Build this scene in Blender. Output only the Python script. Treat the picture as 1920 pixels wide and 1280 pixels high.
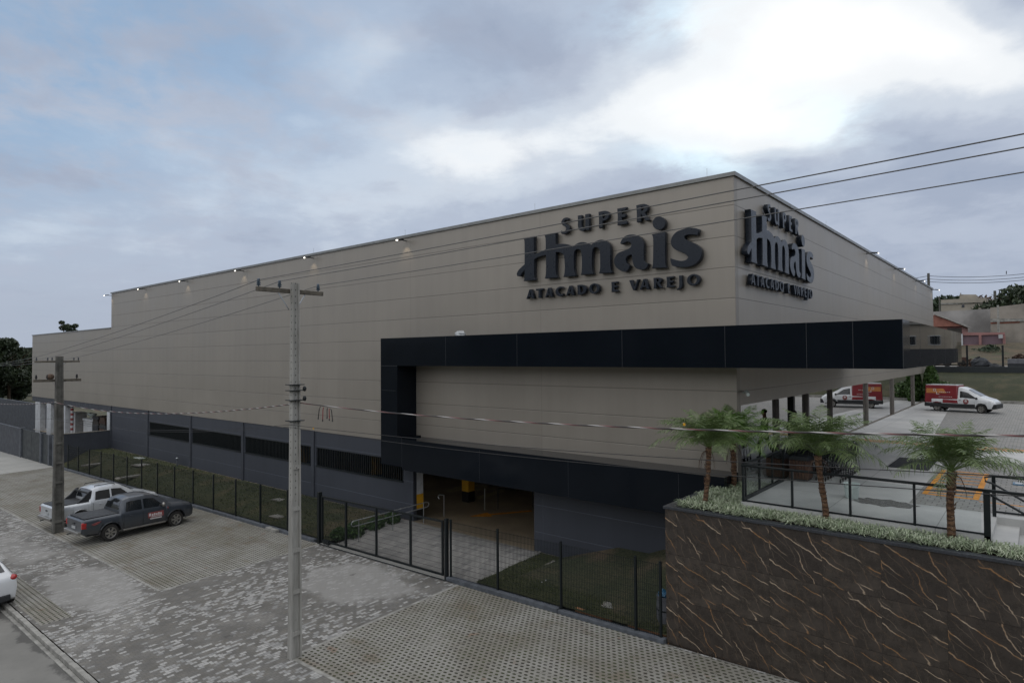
import bpy, bmesh, math, random
from math import radians as rad, sin, cos, pi
from mathutils import Vector, Matrix
import numpy as np
random.seed(7)
for o in list(bpy.data.objects): bpy.data.objects.remove(o)
sc = bpy.context.scene
col = sc.collection

# ---------------------------------------------------------------- camera (solved from the vanishing points)
H = 7.3                                   # camera height over the store's ground floor, metres
F = 1187.14
RX = Vector((0.76704734, -0.02052662, -0.64126207))   # world rows of the camera frame (right, down, forward)
RY = Vector((0.64154717, 0.01292139, 0.76697475))
RZ = Vector((-0.0074574, -0.9997058, 0.02308011))
CAM = Vector((0, 0, H))
cd = bpy.data.cameras.new('camera'); cam = bpy.data.objects.new('camera', cd); col.objects.link(cam)
cd.sensor_width = 36; cd.lens = F/1920*36; cd.clip_start = .1; cd.clip_end = 6000
cam.matrix_world = Matrix(((RX[0], -RX[1], -RX[2], CAM[0]), (RY[0], -RY[1], -RY[2], CAM[1]), (RZ[0], -RZ[1], -RZ[2], CAM[2]), (0, 0, 0, 1)))
sc.camera = cam
def ray(px, py):
    q = Vector((px-960, py-640, F)); return Vector((RX.dot(q), RY.dot(q), RZ.dot(q)))
def onY(px, py, Y): r = ray(px, py); return CAM + r*(Y/r[1])
def onX(px, py, X): r = ray(px, py); return CAM + r*(X/r[0])
def onZ(px, py, z): r = ray(px, py); return CAM + r*((z-H)/r[2])

# ---------------------------------------------------------------- sky, sun, exposure
SUN_EL, SUN_AZ = rad(23.4), rad(-19.2)
w = bpy.data.worlds.new("World"); sc.world = w; w.use_nodes = True
nt = w.node_tree; N = nt.nodes; L = nt.links; N.clear()
def wn(t, **k):
    n = N.new(t)
    for a, b in k.items(): setattr(n, a, b)
    return n
def wm(op, a, b=None, c=None, clamp=False):
    n = N.new('ShaderNodeMath'); n.operation = op; n.use_clamp = clamp
    for i, v in enumerate((a, b, c)):
        if v is None: continue
        if isinstance(v, (int, float)): n.inputs[i].default_value = v
        else: L.new(v, n.inputs[i])
    return n.outputs[0]
out = wn('ShaderNodeOutputWorld'); bg = wn('ShaderNodeBackground'); bg.inputs[1].default_value = 0.1
L.new(bg.outputs[0], out.inputs[0])
sky = wn('ShaderNodeTexSky', sky_type='NISHITA', sun_disc=False, sun_elevation=SUN_EL, sun_rotation=SUN_AZ, air_density=1.0, dust_density=1.5)
tc = wn('ShaderNodeTexCoord')
sep = wn('ShaderNodeSeparateXYZ'); L.new(tc.outputs['Generated'], sep.inputs[0])
den = wm('ADD', wm('MAXIMUM', sep.outputs[2], 0.0), 0.16)
cx, cy = wm('DIVIDE', sep.outputs[0], den), wm('DIVIDE', sep.outputs[1], den)
cp = wn('ShaderNodeCombineXYZ'); L.new(cx, cp.inputs[0]); L.new(cy, cp.inputs[1])
def noise(sc_, det, rough=.55, dist=0., src=cp.outputs[0], off=0.):
    n = wn('ShaderNodeTexNoise', noise_dimensions='4D'); n.inputs['Scale'].default_value = sc_; n.inputs['Detail'].default_value = det
    n.inputs['Roughness'].default_value = rough; n.inputs['Distortion'].default_value = dist; n.inputs['W'].default_value = off; L.new(src, n.inputs['Vector']); return n
GEN = tc.outputs['Generated']
def dotv(v, src=GEN):
    n = wn('ShaderNodeVectorMath', operation='DOT_PRODUCT'); n.inputs[1].default_value = v; L.new(src, n.inputs[0]); return n.outputs['Value']
def mr(v, a, b, c=0., d=1.):
    n = wn('ShaderNodeMapRange', interpolation_type='SMOOTHSTEP'); L.new(v, n.inputs[0])
    for i, x in enumerate((a, b, c, d)): n.inputs[i+1].default_value = x
    return n.outputs[0]
def rgbmix(f, a, b):
    n = wn('ShaderNodeMix', data_type='RGBA')
    if isinstance(f, (int, float)): n.inputs[0].default_value = f
    else: L.new(f, n.inputs[0])
    for i, v in ((6, a), (7, b)):
        if isinstance(v, tuple): n.inputs[i].default_value = (*v, 1)
        else: L.new(v, n.inputs[i])
    return n.outputs[2]
# slightly warped direction so that cloud masses have ragged outlines
vm = wn('ShaderNodeVectorMath', operation='MULTIPLY_ADD'); vs = wn('ShaderNodeVectorMath', operation='SUBTRACT'); vs.inputs[1].default_value = (.5, .5, .5)
nd = noise(2.4, 5, .55, .1, GEN, off=5.2); L.new(nd.outputs['Color'], vs.inputs[0]); L.new(vs.outputs[0], vm.inputs[0]); vm.inputs[1].default_value = (.16, .16, .16); L.new(GEN, vm.inputs[2]); WARP = vm.outputs[0]
def lobe(px, py, sx, sy, rot, amp):
    """a cloud mass or a break in the cloud: a soft patch round one direction of the sky"""
    m = ray(px, py).normalized(); t1 = (ray(px+50, py)-ray(px-50, py)); t1 = (t1-m*t1.dot(m)).normalized(); t2 = m.cross(t1).normalized(); a = rad(rot)
    e1 = t1*cos(a)+t2*sin(a); e2 = t2*cos(a)-t1*sin(a)
    u = wm('DIVIDE', dotv(tuple(e1), WARP), sx/F); v = wm('DIVIDE', dotv(tuple(e2), WARP), sy/F)
    g = wm('POWER', 2.718, wm('MULTIPLY', wm('ADD', wm('MULTIPLY', u, u), wm('MULTIPLY', v, v)), -1.0))
    return wm('MULTIPLY', wm('MULTIPLY', g, mr(dotv(tuple(m)), .3, .6)), amp)
fld = None
for a in ((1580, 50, 260, 110, 18, .75), (1300, 190, 250, 80, 12, .62), (880, 265, 170, 70, 5, .46), (1080, 235, 120, 50, 0, .16), (650, 110, 110, 45, -15, .26), (1840, 90, 90, 45, 20, .30), (1500, 240, 120, 40, 15, .25),
          (1010, 85, 190, 75, 10, -.20), (1740, 300, 260, 90, 20, -.26), (1420, 330, 160, 45, 5, -.10), (120, 430, 170, 35, -8, .14), (420, 300, 260, 60, 10, .10), (60, 60, 220, 120, 0, -.12), (560, 30, 200, 60, 0, .08), (700, 400, 250, 50, 0, .08)):
    g = lobe(*a); fld = g if fld is None else wm('ADD', fld, g)
n1 = noise(1.1, 10, .60, .25, off=3.1); n2 = noise(3.6, 9, .62, .3, off=7.7); n4 = noise(7.5, 6, .6, .2, GEN, off=2.2)
det = wm('ADD', wm('MULTIPLY', wm('SUBTRACT', n1.outputs[0], .5), .82), wm('ADD', wm('MULTIPLY', wm('SUBTRACT', n2.outputs[0], .5), .42), wm('MULTIPLY', wm('SUBTRACT', n4.outputs[0], .5), .22)))
det = wm('MULTIPLY', det, mr(sep.outputs[2], .0, .22, .35, 1.0))
B_ = wm('ADD', wm('ADD', fld, .385), det)
cr_ = wn('ShaderNodeValToRGB'); L.new(wm('DIVIDE', B_, 1.25, clamp=True), cr_.inputs[0]); cr_.color_ramp.interpolation = 'EASE'
E_ = cr_.color_ramp.elements; E_[0].position = 0; E_[0].color = (.26, .335, .47, 1); E_[1].position = 1; E_[1].color = (1.06, 1.07, 1.08, 1)
for p_, c_ in ((.20, (.38, .44, .56, 1)), (.32, (.46, .52, .635, 1)), (.48, (.62, .68, .77, 1)), (.66, (.90, .93, .96, 1))): e_ = E_.new(p_); e_.color = c_
ten = wn('ShaderNodeVectorMath', operation='SCALE'); ten.inputs['Scale'].default_value = 10; L.new(cr_.outputs[0], ten.inputs[0])
# thin places where the blue shows through
nsky = wn('ShaderNodeMix', data_type='RGBA', blend_type='MULTIPLY'); nsky.inputs[0].default_value = 1; L.new(sky.outputs[0], nsky.inputs[6]); nsky.inputs[7].default_value = (.55, .80, 1.0, 1)
bl = wm('ADD', wm('ADD', lobe(90, 90, 460, 220, 0, .75), lobe(1235, 5, 110, 40, 0, .7)), wm('ADD', lobe(1540, 215, 90, 35, 20, .55), lobe(1300, 300, 130, 30, 5, .4)))
bl = wm('MULTIPLY', bl, mr(n2.outputs[0], .35, .6), clamp=True)
cloud = rgbmix(bl, ten.outputs[0], rgbmix(.45, (3.3, 5.3, 7.6), nsky.outputs[2]))
final = rgbmix(mr(sep.outputs[2], .0, .16, .6, 0), cloud, (3.9, 4.4, 5.3))
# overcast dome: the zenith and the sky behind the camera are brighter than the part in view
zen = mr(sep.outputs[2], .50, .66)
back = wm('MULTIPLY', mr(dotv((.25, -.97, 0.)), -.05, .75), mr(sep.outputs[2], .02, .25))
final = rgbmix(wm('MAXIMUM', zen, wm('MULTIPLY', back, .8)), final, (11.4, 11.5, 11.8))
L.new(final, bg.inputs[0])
sd = bpy.data.lights.new('sun', 'SUN'); sd.energy = .5; sd.angle = rad(20); sd.color = (1, .96, .9)
so = bpy.data.objects.new('sun', sd); col.objects.link(so)
sdir = Vector((sin(SUN_AZ)*cos(SUN_EL), cos(SUN_AZ)*cos(SUN_EL), sin(SUN_EL)))
so.rotation_euler = sdir.to_track_quat('Z', 'Y').to_euler()
sc.view_settings.view_transform = 'Standard'; sc.view_settings.look = 'None'; sc.view_settings.exposure = 0; sc.view_settings.gamma = 1
sc.render.engine = 'CYCLES'
sc.cycles.max_bounces = 8; sc.cycles.transparent_max_bounces = 16; sc.cycles.diffuse_bounces = 4

# ---------------------------------------------------------------- material helpers
class M_:
    """small node-graph helper"""
    def __init__(s, name):
        s.m = bpy.data.materials.new(name); s.m.use_nodes = True; s.nt = s.m.node_tree; s.N = s.nt.nodes; s.L = s.nt.links
        s.b = s.N['Principled BSDF']; s._pos = None
    def n(s, t, **k):
        n = s.N.new(t)
        for a, b in k.items(): setattr(n, a, b)
        return n
    def put(s, sock, v):
        if v is None: return
        if hasattr(v, 'is_linked') or hasattr(v, 'links'): s.L.new(v, sock)
        elif isinstance(v, tuple) and len(v) == 3 and sock.type == 'RGBA': sock.default_value = (*v, 1)
        else: sock.default_value = v
    def pos(s):
        if s._pos is None: s._pos = s.n('ShaderNodeNewGeometry').outputs['Position']
        return s._pos
    def obj(s): return s.n('ShaderNodeTexCoord').outputs['Object']
    def math(s, op, a, b=None, c=None, clamp=False):
        n = s.n('ShaderNodeMath', operation=op, use_clamp=clamp)
        for i, v in enumerate((a, b, c)): s.put(n.inputs[i], v)
        return n.outputs[0]
    def mix(s, f, a, b):
        n = s.n('ShaderNodeMix', data_type='RGBA'); s.put(n.inputs[0], f); s.put(n.inputs[6], a); s.put(n.inputs[7], b); return n.outputs[2]
    def noise(s, scale, det=4, rough=.55, vec=None, dist=0., out_=0):
        n = s.n('ShaderNodeTexNoise'); n.inputs['Scale'].default_value = scale; n.inputs['Detail'].default_value = det; n.inputs['Roughness'].default_value = rough
        n.inputs['Distortion'].default_value = dist; s.L.new(vec or s.pos(), n.inputs['Vector']); return n.outputs[out_]
    def ramp(s, v, a, b, c=0., d=1., smooth=True):
        n = s.n('ShaderNodeMapRange', interpolation_type='SMOOTHSTEP' if smooth else 'LINEAR'); s.put(n.inputs[0], v)
        for i, x in enumerate((a, b, c, d)): n.inputs[i+1].default_value = x
        return n.outputs[0]
    def sepx(s, v=None):
        n = s.n('ShaderNodeSeparateXYZ'); s.L.new(v or s.pos(), n.inputs[0]); return n.outputs
    def comb(s, a=0., b=0., c=0.):
        n = s.n('ShaderNodeCombineXYZ'); s.put(n.inputs[0], a); s.put(n.inputs[1], b); s.put(n.inputs[2], c); return n.outputs[0]
    def scale(s, v, sc_):
        n = s.n('ShaderNodeVectorMath', operation='MULTIPLY'); s.L.new(v, n.inputs[0]); n.inputs[1].default_value = sc_; return n.outputs[0]
    def bump(s, h, strength=.3, dist=.02):
        n = s.n('ShaderNodeBump'); n.inputs['Strength'].default_value = strength; n.inputs['Distance'].default_value = dist; s.L.new(h, n.inputs['Height']); s.L.new(n.outputs[0], s.b.inputs['Normal'])
    def done(s, color=None, rough=None, metal=None):
        s.put(s.b.inputs['Base Color'], color); s.put(s.b.inputs['Roughness'], rough); s.put(s.b.inputs['Metallic'], metal); return s.m

def plain(name, c, rough=.6, metal=0., var=.12, vs=3., bump=0., bs=30., coat=0., spec=None):
    m = M_(name); nz = m.noise(vs, 6, .6)
    lo = tuple(x*(1-var) for x in c); hi = tuple(min(1, x*(1+var)) for x in c)
    cc = m.mix(m.ramp(nz, .3, .7), lo, hi)
    if bump: m.bump(m.noise(bs, 4), bump, .01)
    if coat: m.b.inputs['Coat Weight'].default_value = coat; m.b.inputs['Coat Roughness'].default_value = .06
    if spec is not None: m.b.inputs['IOR'].default_value = spec
    rr = m.ramp(m.noise(vs*2.3, 5), .3, .7, max(.02, rough*.85), min(1, rough*1.15))
    return m.done(cc, rr, metal)

def panel_mat(name, base, zs, period_z, xs, period_x, axis, line=.60, rough=.55, grime=.12, zgap=.012, rib=True, metal=.0):
    """cladding panels: joints every period_z up from zs and every period_x along the wall (axis 0 = X, 1 = Y)"""
    m = M_(name); p = m.sepx(); u, z = p[axis], p[2]
    def joint(v, off, per, half):
        f = m.math('FRACT', m.math('DIVIDE', m.math('SUBTRACT', v, off), per))
        d = m.math('ABSOLUTE', m.math('SUBTRACT', f, .5))          # .5 at a joint
        return m.ramp(d, .5-1.6*half/per, .5-.7*half/per)
    jz = joint(z, zs, period_z, zgap); jx = joint(u, xs, period_x, zgap*.8)
    j = m.math('MAXIMUM', jz, m.math('MULTIPLY', jx, .5))
    cell = m.n('ShaderNodeTexWhiteNoise', noise_dimensions='2D')
    m.L.new(m.comb(m.math('FLOOR', m.math('DIVIDE', m.math('SUBTRACT', u, xs), period_x)), m.math('FLOOR', m.math('DIVIDE', m.math('SUBTRACT', z, zs), period_z))), cell.inputs['Vector'])
    tone = m.ramp(cell.outputs[0], 0, 1, .98, 1.015, False)
    # vertical weather streaks and soft clouding
    st = m.noise(1.0, 6, .6, m.scale(m.pos(), (2.4, 2.4, .12)))
    cl = m.noise(.35, 5, .6)
    f = m.math('MULTIPLY', m.ramp(st, .3, .75, 1+grime*.15, 1-grime*.35), m.ramp(cl, .3, .7, 1-grime*.35, 1+grime*.2))
    f = m.math('MULTIPLY', f, tone)
    f = m.math('MULTIPLY', f, m.ramp(j, 0, 1, 1, line))
    mul = m.n('ShaderNodeMix', data_type='RGBA', blend_type='MULTIPLY'); mul.inputs[0].default_value = 1; mul.inputs[6].default_value = (*base, 1)
    g = m.n('ShaderNodeCombineColor'); [m.L.new(f, g.inputs[i]) for i in range(3)]; m.L.new(g.outputs[0], mul.inputs[7])
    h = m.math('SUBTRACT', 1.0, j)
    h = m.math('ADD', h, m.math('MULTIPLY', m.noise(.55, 2), .9))
    m.bump(h, .35, .02)
    return m.done(mul.outputs[2], m.ramp(cl, .3, .7, rough*.9, rough*1.1), metal)

Y0, XC, YFR, YFE, ZD = 18.83, -7.0, 17.74, 15.17, 3.59
XJ = -7.0 - 7.33*20
MAT = {}
MAT['beige'] = panel_mat('beige_cladding', (.322, .294, .255), 12.73, .934, XJ, 7.33, 0, metal=.35, rough=.42)
MAT['beige_side'] = panel_mat('beige_cladding_side', (.322, .294, .255), 12.73, .934, 18.83-7.33*6+4.2, 7.33, 1, metal=.25, rough=.42)
MAT['slate'] = panel_mat('slate_cladding', (.044, .050, .065), .74, 1.0, XJ, 7.33, 0, line=1.7, rough=.55, grime=.2, rib=False)
MAT['slate_plain'] = plain('slate_paint', (.043, .049, .062), .6, var=.15, vs=1.2)
MAT['slate_dark'] = plain('dark_gate_paint', (.02, .026, .03), .5, var=.15, vs=1.)
def acm(name):
    m = M_(name); cl = m.noise(.8, 4)
    m.bump(m.noise(.6, 2), .05, .05)
    m.b.inputs['IOR'].default_value = 1.22
    return m.done(m.mix(cl, (.005, .007, .010), (.009, .012, .017)), .10)
MAT['black_panel'] = acm('black_composite_panel')
def gloss():
    m = M_('glossy_black_panel'); m.b.inputs['IOR'].default_value = 1.30; m.bump(m.noise(.9, 2), .03, .05); return m.done((.006, .008, .011), .03)
MAT['black_gloss'] = gloss()
MAT['joint'] = plain('panel_joint', (.030, .034, .04), .5)
MAT['flash'] = plain('roof_flashing', (.22, .225, .22), .4, .4)
MAT['roof'] = plain('roof_sheet', (.35, .35, .34), .5, .3)
MAT['column_shaded'] = plain('storefront_column_shaded', (.15, .135, .12), .6)  # column colour darkened to hold the shade under the canopy
MAT['white_paint'] = plain('white_column_paint', (.48, .50, .52), .6)
MAT['beige_trim'] = plain('beige_trim', (.30, .285, .26), .5)
MAT['dark_metal'] = plain('black_powder_coat', (.012, .016, .018), .4, .2, spec=1.45)
MAT['navy_letter'] = plain('navy_letter_paint', (.012, .017, .026), .30, .0, var=.05, spec=1.38)
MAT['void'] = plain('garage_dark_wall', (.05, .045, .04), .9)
MAT['garage_wall'] = plain('garage_wall', (.35, .33, .30), .9)
MAT['garage_ceiling'] = plain('garage_ceiling', (.55, .54, .52), .9)
MAT['yellow'] = plain('safety_yellow', (.62, .33, .02), .55)
MAT['blackpaint'] = plain('black_paint', (.012, .012, .012), .5)
MAT['orange'] = plain('orange_road_paint', (.62, .25, .02), .7, var=.25, vs=6)
MAT['cream_paint'] = plain('cream_road_paint', (.42, .38, .26), .7, var=.25, vs=6)
MAT['steel'] = plain('galvanised_steel', (.42, .44, .45), .35, .8)
MAT['kerb'] = plain('grey_painted_kerb', (.085, .095, .11), .8, var=.25, vs=4, bump=.2)
MAT['kerb_stone'] = plain('precast_kerb', (.27, .265, .245), .9, var=.3, vs=3, bump=.3)
MAT['pole'] = plain('concrete_pole', (.30, .295, .27), .9, var=.28, vs=2.5, bump=.3, bs=40)
MAT['pole_dark'] = plain('weathered_pole', (.10, .098, .088), .9, var=.35, vs=2.5, bump=.3, bs=40)
MAT['timber'] = plain('crossarm_concrete', (.10, .088, .070), .85, var=.35, vs=6, bump=.3)
MAT['porcelain'] = plain('insulator_glaze', (.07, .10, .13), .2)
MAT['wire'] = plain('aluminium_wire', (.09, .09, .09), .5, .3)
MAT['cable_black'] = plain('black_cable', (.018, .018, .018), .6)
MAT['rubber'] = plain('tyre_rubber', (.018, .017, .016), .85, var=.3, vs=12)
MAT['alloy'] = plain('alloy_rim', (.34, .33, .31), .35, .8)
MAT['carglass'] = plain('tinted_car_glass', (.012, .015, .018), .05, 0, var=.0, coat=.5)
MAT['trim'] = plain('black_plastic_trim', (.022, .024, .027), .55)
MAT['red_lens'] = plain('red_lamp_lens', (.34, .012, .012), .15, var=.0, coat=.5)
MAT['clear_lens'] = plain('clear_lamp_lens', (.5, .5, .47), .12, .3, var=.0, coat=.5)
MAT['soil'] = plain('planter_soil', (.05, .032, .02), .95, var=.35, vs=9, bump=.5)
MAT['granite'] = plain('dark_granite_coping', (.040, .044, .052), .35, var=.3, vs=25)
MAT['bark'] = plain('tree_bark', (.08, .055, .035), .9, var=.4, vs=7, bump=.6)
MAT['wood'] = plain('raw_plank', (.28, .14, .07), .8, var=.35, vs=5)
MAT['bin_wood'] = plain('brown_slat', (.065, .032, .02), .6, var=.3, vs=5)
MAT['cover'] = plain('manhole_concrete', (.21, .20, .175), .9, var=.3, vs=5, bump=.3)
MAT['white_plastic'] = plain('white_plastic', (.55, .62, .60), .35)
MAT['bag'] = plain('crumpled_plastic', (.42, .44, .45), .4)
MAT['blue_plastic'] = plain('blue_plastic', (.03, .12, .22), .35)
MAT['red_item'] = plain('faded_red_paint', (.22, .035, .035), .6)
MAT['mat'] = plain('rubber_mat', (.014, .017, .021), .85, var=.2, vs=12)
MAT['road_patch'] = plain('mortar', (.3, .29, .27), .9)
MAT['skin'] = plain('skin', (.20, .10, .06), .55, var=.05)
MAT['shirt'] = plain('dark_green_shirt', (.018, .024, .016), .85, var=.4, vs=10)
MAT['trousers'] = plain('dark_trousers', (.03, .033, .035), .85)
MAT['hair'] = plain('dark_hair', (.012, .01, .008), .7)
MAT['house_pink'] = plain('pink_render', (.30, .16, .15), .85, var=.15, vs=.5)
MAT['house_mauve'] = plain('mauve_render', (.16, .11, .13), .85, var=.15, vs=.5)
MAT['tile_red'] = plain('terracotta_roof', (.27, .115, .085), .8, var=.2, vs=2)
MAT['house_beige'] = plain('unpainted_render', (.33, .30, .25), .9, var=.18, vs=.4)
MAT['concrete_wall'] = plain('stained_render_wall', (.29, .28, .27), .9, var=.35, vs=.25)
MAT['block_wall'] = plain('brown_block_wall', (.25, .225, .195), .9, var=.35, vs=.3)
MAT['brick'] = plain('red_brick', (.22, .075, .05), .9, var=.3, vs=2)
MAT['gravel'] = plain('pale_gravel', (.24, .23, .22), .95, var=.25, vs=2)
MAT['tarp'] = plain('dark_tarp', (.022, .026, .032), .7)
MAT['block_stack'] = plain('grey_blocks', (.13, .135, .15), .9, var=.2)

def mat_lamp():
    m = M_('lit_floodlight'); m.b.inputs['Emission Color'].default_value = (1, .93, .8, 1); m.b.inputs['Emission Strength'].default_value = 7; return m.done((.8, .8, .8), .4)
MAT['lamp'] = mat_lamp()
def mat_paint(name, c, metal=.35, dirt=.25, dz=.9):
    m = M_(name); p = m.obj(); z = m.sepx(p)[2]
    d = m.math('MULTIPLY', m.ramp(z, .25, dz, 1, 0), m.ramp(m.noise(5, 6, .6, p), .35, .65, .4, 1))
    cc = m.mix(m.math('MULTIPLY', d, dirt*2, clamp=True), c, (.12, .10, .08))
    m.b.inputs['Coat Weight'].default_value = .6; m.b.inputs['Coat Roughness'].default_value = .08
    return m.done(cc, m.ramp(d, 0, 1, .32, .6), metal)
MAT['paint_grey'] = mat_paint('dark_grey_car_paint', (.050, .060, .075), .35, .25)
MAT['paint_silver'] = mat_paint('silver_car_paint', (.55, .58, .61), .35, .06)
MAT['paint_white'] = mat_paint('white_car_paint', (.66, .68, .70), 0, .08, .6)
MAT['paint_red'] = plain('red_van_box', (.22, .022, .03), .35, coat=.4)
MAT['van_band'] = plain('orange_yellow_van_band', (.50, .20, .06), .4)
MAT['decal_red'] = plain('red_decal', (.24, .06, .06), .5)
MAT['decal_white'] = plain('white_decal', (.6, .55, .55), .5)

# --- glass
def glass(name, tint=(.93, .97, .96), refl=1.0, ior=1.5):
    m = M_(name); m.N.remove(m.b)
    tr = m.n('ShaderNodeBsdfTransparent'); tr.inputs[0].default_value = (*tint, 1)
    gl = m.n('ShaderNodeBsdfGlossy'); gl.inputs['Roughness'].default_value = .01
    fr = m.n('ShaderNodeFresnel'); fr.inputs[0].default_value = ior
    mx = m.n('ShaderNodeMixShader'); m.L.new(m.math('MULTIPLY', fr.outputs[0], refl, clamp=True), mx.inputs[0]); m.L.new(tr.outputs[0], mx.inputs[1]); m.L.new(gl.outputs[0], mx.inputs[2])
    m.L.new(mx.outputs[0], m.N['Material Output'].inputs[0]); return m.m
MAT['rail_glass'] = glass('railing_glass', (.95, .97, .965), .35)
MAT['store_glass'] = glass('mirror_storefront_glass', (.10, .11, .11), 3.2, 1.9)

# --- grounds
def pavers():
    m = M_('interlocking_pavers'); p = m.sepx()
    v = m.comb(p[1], p[0], 0.)
    br = m.n('ShaderNodeTexBrick'); m.L.new(v, br.inputs['Vector'])
    for k, x in (('Scale', 1.), ('Mortar Size', .006), ('Mortar Smooth', .2), ('Brick Width', .16), ('Row Height', .105), ('Bias', 0.)): br.inputs[k].default_value = x
    br.inputs['Color1'].default_value = (0, 0, 0, 1); br.inputs['Color2'].default_value = (1, 1, 1, 1); br.inputs['Mortar'].default_value = (.5, .5, .5, 1)
    row_ = m.math('FLOOR', m.math('DIVIDE', p[0], .105)); cel = m.math('FLOOR', m.math('ADD', m.math('DIVIDE', p[1], .16), m.math('MULTIPLY', m.math('FLOORED_MODULO', row_, 2.), .5)))
    wn2 = m.n('ShaderNodeTexWhiteNoise', noise_dimensions='2D'); m.L.new(m.comb(cel, row_), wn2.inputs['Vector']); rnd = wn2.outputs[0]
    cen = m.comb(m.math('MULTIPLY', row_, .105), m.math('MULTIPLY', m.math('SUBTRACT', cel, m.math('MULTIPLY', m.math('FLOORED_MODULO', row_, 2.), .5)), .16), 0.)
    patch = m.noise(.42, 5, .6); fine = m.noise(9, 4, .6); mid = m.noise(1.7, 4, .6); loc_ = m.noise(1.3, 4, .6, cen)
    wn3 = m.n('ShaderNodeTexWhiteNoise', noise_dimensions='3D'); m.L.new(m.comb(cel, row_, 7.), wn3.inputs['Vector']); rnd2 = wn3.outputs[0]
    thr = m.math('ADD', m.ramp(patch, .34, .64, .93, .50), m.math('MULTIPLY', m.math('SUBTRACT', .5, loc_), .9))                       # where few / many stones are pale
    pale = m.ramp(m.math('SUBTRACT', rnd, thr), -.01, .03)
    base = m.mix(m.ramp(mid, .3, .7), (.122, .113, .098), (.190, .180, .160))
    base = m.mix(m.math('MULTIPLY', rnd, .35), base, (.15, .155, .16))
    smear = m.math('MULTIPLY', m.ramp(m.noise(.23, 5, .55), .55, .66), m.ramp(fine, .3, .6, .5, 1))
    base = m.mix(m.math('MULTIPLY', smear, .8), base, (.27, .26, .24))
    base = m.mix(m.ramp(rnd2, 0, 1, 0, .45, False), base, (.10, .10, .10))
    stain = m.ramp(m.noise(.7, 6, .65), .6, .8)
    base = m.mix(m.math('MULTIPLY', stain, .5), base, (.09, .078, .06))
    c = m.mix(pale, base, m.mix(rnd2, (.22, .22, .215), (.40, .395, .38)))
    c = m.mix(m.math('MULTIPLY', br.outputs['Fac'], .6), c, (.085, .08, .07))
    # dried mortar spread over the stones between the parking bays and the road
    def blob(cx_, cy_, rx, ry):
        q = m.math('ADD', m.math('POWER', m.math('DIVIDE', m.math('SUBTRACT', p[0], cx_), rx), 2.), m.math('POWER', m.math('DIVIDE', m.math('SUBTRACT', p[1], cy_), ry), 2.))
        return m.ramp(m.math('ADD', q, m.math('MULTIPLY', m.math('SUBTRACT', m.noise(.9, 6, .65), .5), 2.6)), .55, 1.05, 1, 0)
    bb = m.math('MAXIMUM', m.math('MAXIMUM', blob(-25.6, 7.6, 3.4, 1.35), blob(-18.2, 13.2, 2.6, 1.6)), m.math('MULTIPLY', blob(-33.5, 7.3, 3., .9), .6))
    c = m.mix(m.math('MULTIPLY', bb, .72), c, m.mix(mid, (.26, .255, .24), (.32, .315, .305)))
    spill = m.math('MULTIPLY', m.ramp(m.noise(1.1, 3), .70, .76), .5); c = m.mix(spill, c, (.05, .045, .04))
    m.bump(m.math('SUBTRACT', 1.0, br.outputs['Fac']), .5, .01)
    return m.done(c, .9)
MAT['pavers'] = pavers()
def hole_pavers():
    m = M_('grass_pavers'); p = m.sepx(); x, y = p[0], p[1]
    PY, PX = .13, .165
    row = m.math('FLOOR', m.math('DIVIDE', y, PY)); odd = m.math('FLOORED_MODULO', row, 2.)
    fy = m.math('SUBTRACT', m.math('FRACT', m.math('DIVIDE', y, PY)), .5)
    fx = m.math('SUBTRACT', m.math('FRACT', m.math('ADD', m.math('DIVIDE', x, PX), m.math('MULTIPLY', odd, .5))), .5)
    jit = m.math('MULTIPLY', m.math('SUBTRACT', m.noise(40, 2), .5), .14)
    r = m.math('ADD', m.math('SQRT', m.math('ADD', m.math('POWER', m.math('DIVIDE', fx, .33), 2.), m.math('POWER', m.math('DIVIDE', fy, .26), 2.))), jit)
    hole = m.math('MULTIPLY', m.ramp(r, .85, 1.08, 1, 0), m.ramp(m.noise(2.2, 4), .25, .5, .6, 1))
    # block joints every 0.6 x 0.39 m
    j1 = m.ramp(m.math('ABSOLUTE', m.math('SUBTRACT', m.math('FRACT', m.math('DIVIDE', y, PY*3)), .5)), .478, .492)
    j2 = m.ramp(m.math('ABSOLUTE', m.math('SUBTRACT', m.math('FRACT', m.math('DIVIDE', x, PX*4)), .5)), .485, .494)
    j = m.math('MAXIMUM', j1, j2)
    big = m.noise(.5, 5, .6); mid = m.noise(2.5, 5, .6)
    base = m.mix(m.ramp(big, .35, .68), (.275, .268, .245), (.190, .178, .148))
    base = m.mix(m.ramp(mid, .55, .78, 0, .6), base, (.13, .12, .085))
    base = m.mix(m.math('MULTIPLY', m.ramp(m.noise(.8, 5, .6, m.scale(m.pos(), (1, 1.4, 1))), .54, .72), .55), base, (.15, .115, .075)); base = m.mix(m.math('MULTIPLY', m.ramp(m.noise(1.6, 3, .5), .66, .74), .5), base, (.21, .12, .07))
    holec = m.mix(m.ramp(m.noise(3, 4), .35, .65), (.030, .027, .020), (.045, .052, .022))
    c = m.mix(m.math('MULTIPLY', j, .6), base, (.07, .065, .05)); c = m.mix(hole, c, holec)
    m.bump(m.math('SUBTRACT', 1.0, hole), .7, .02)
    return m.done(c, .95)
MAT['hole_pavers'] = hole_pavers()
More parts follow.
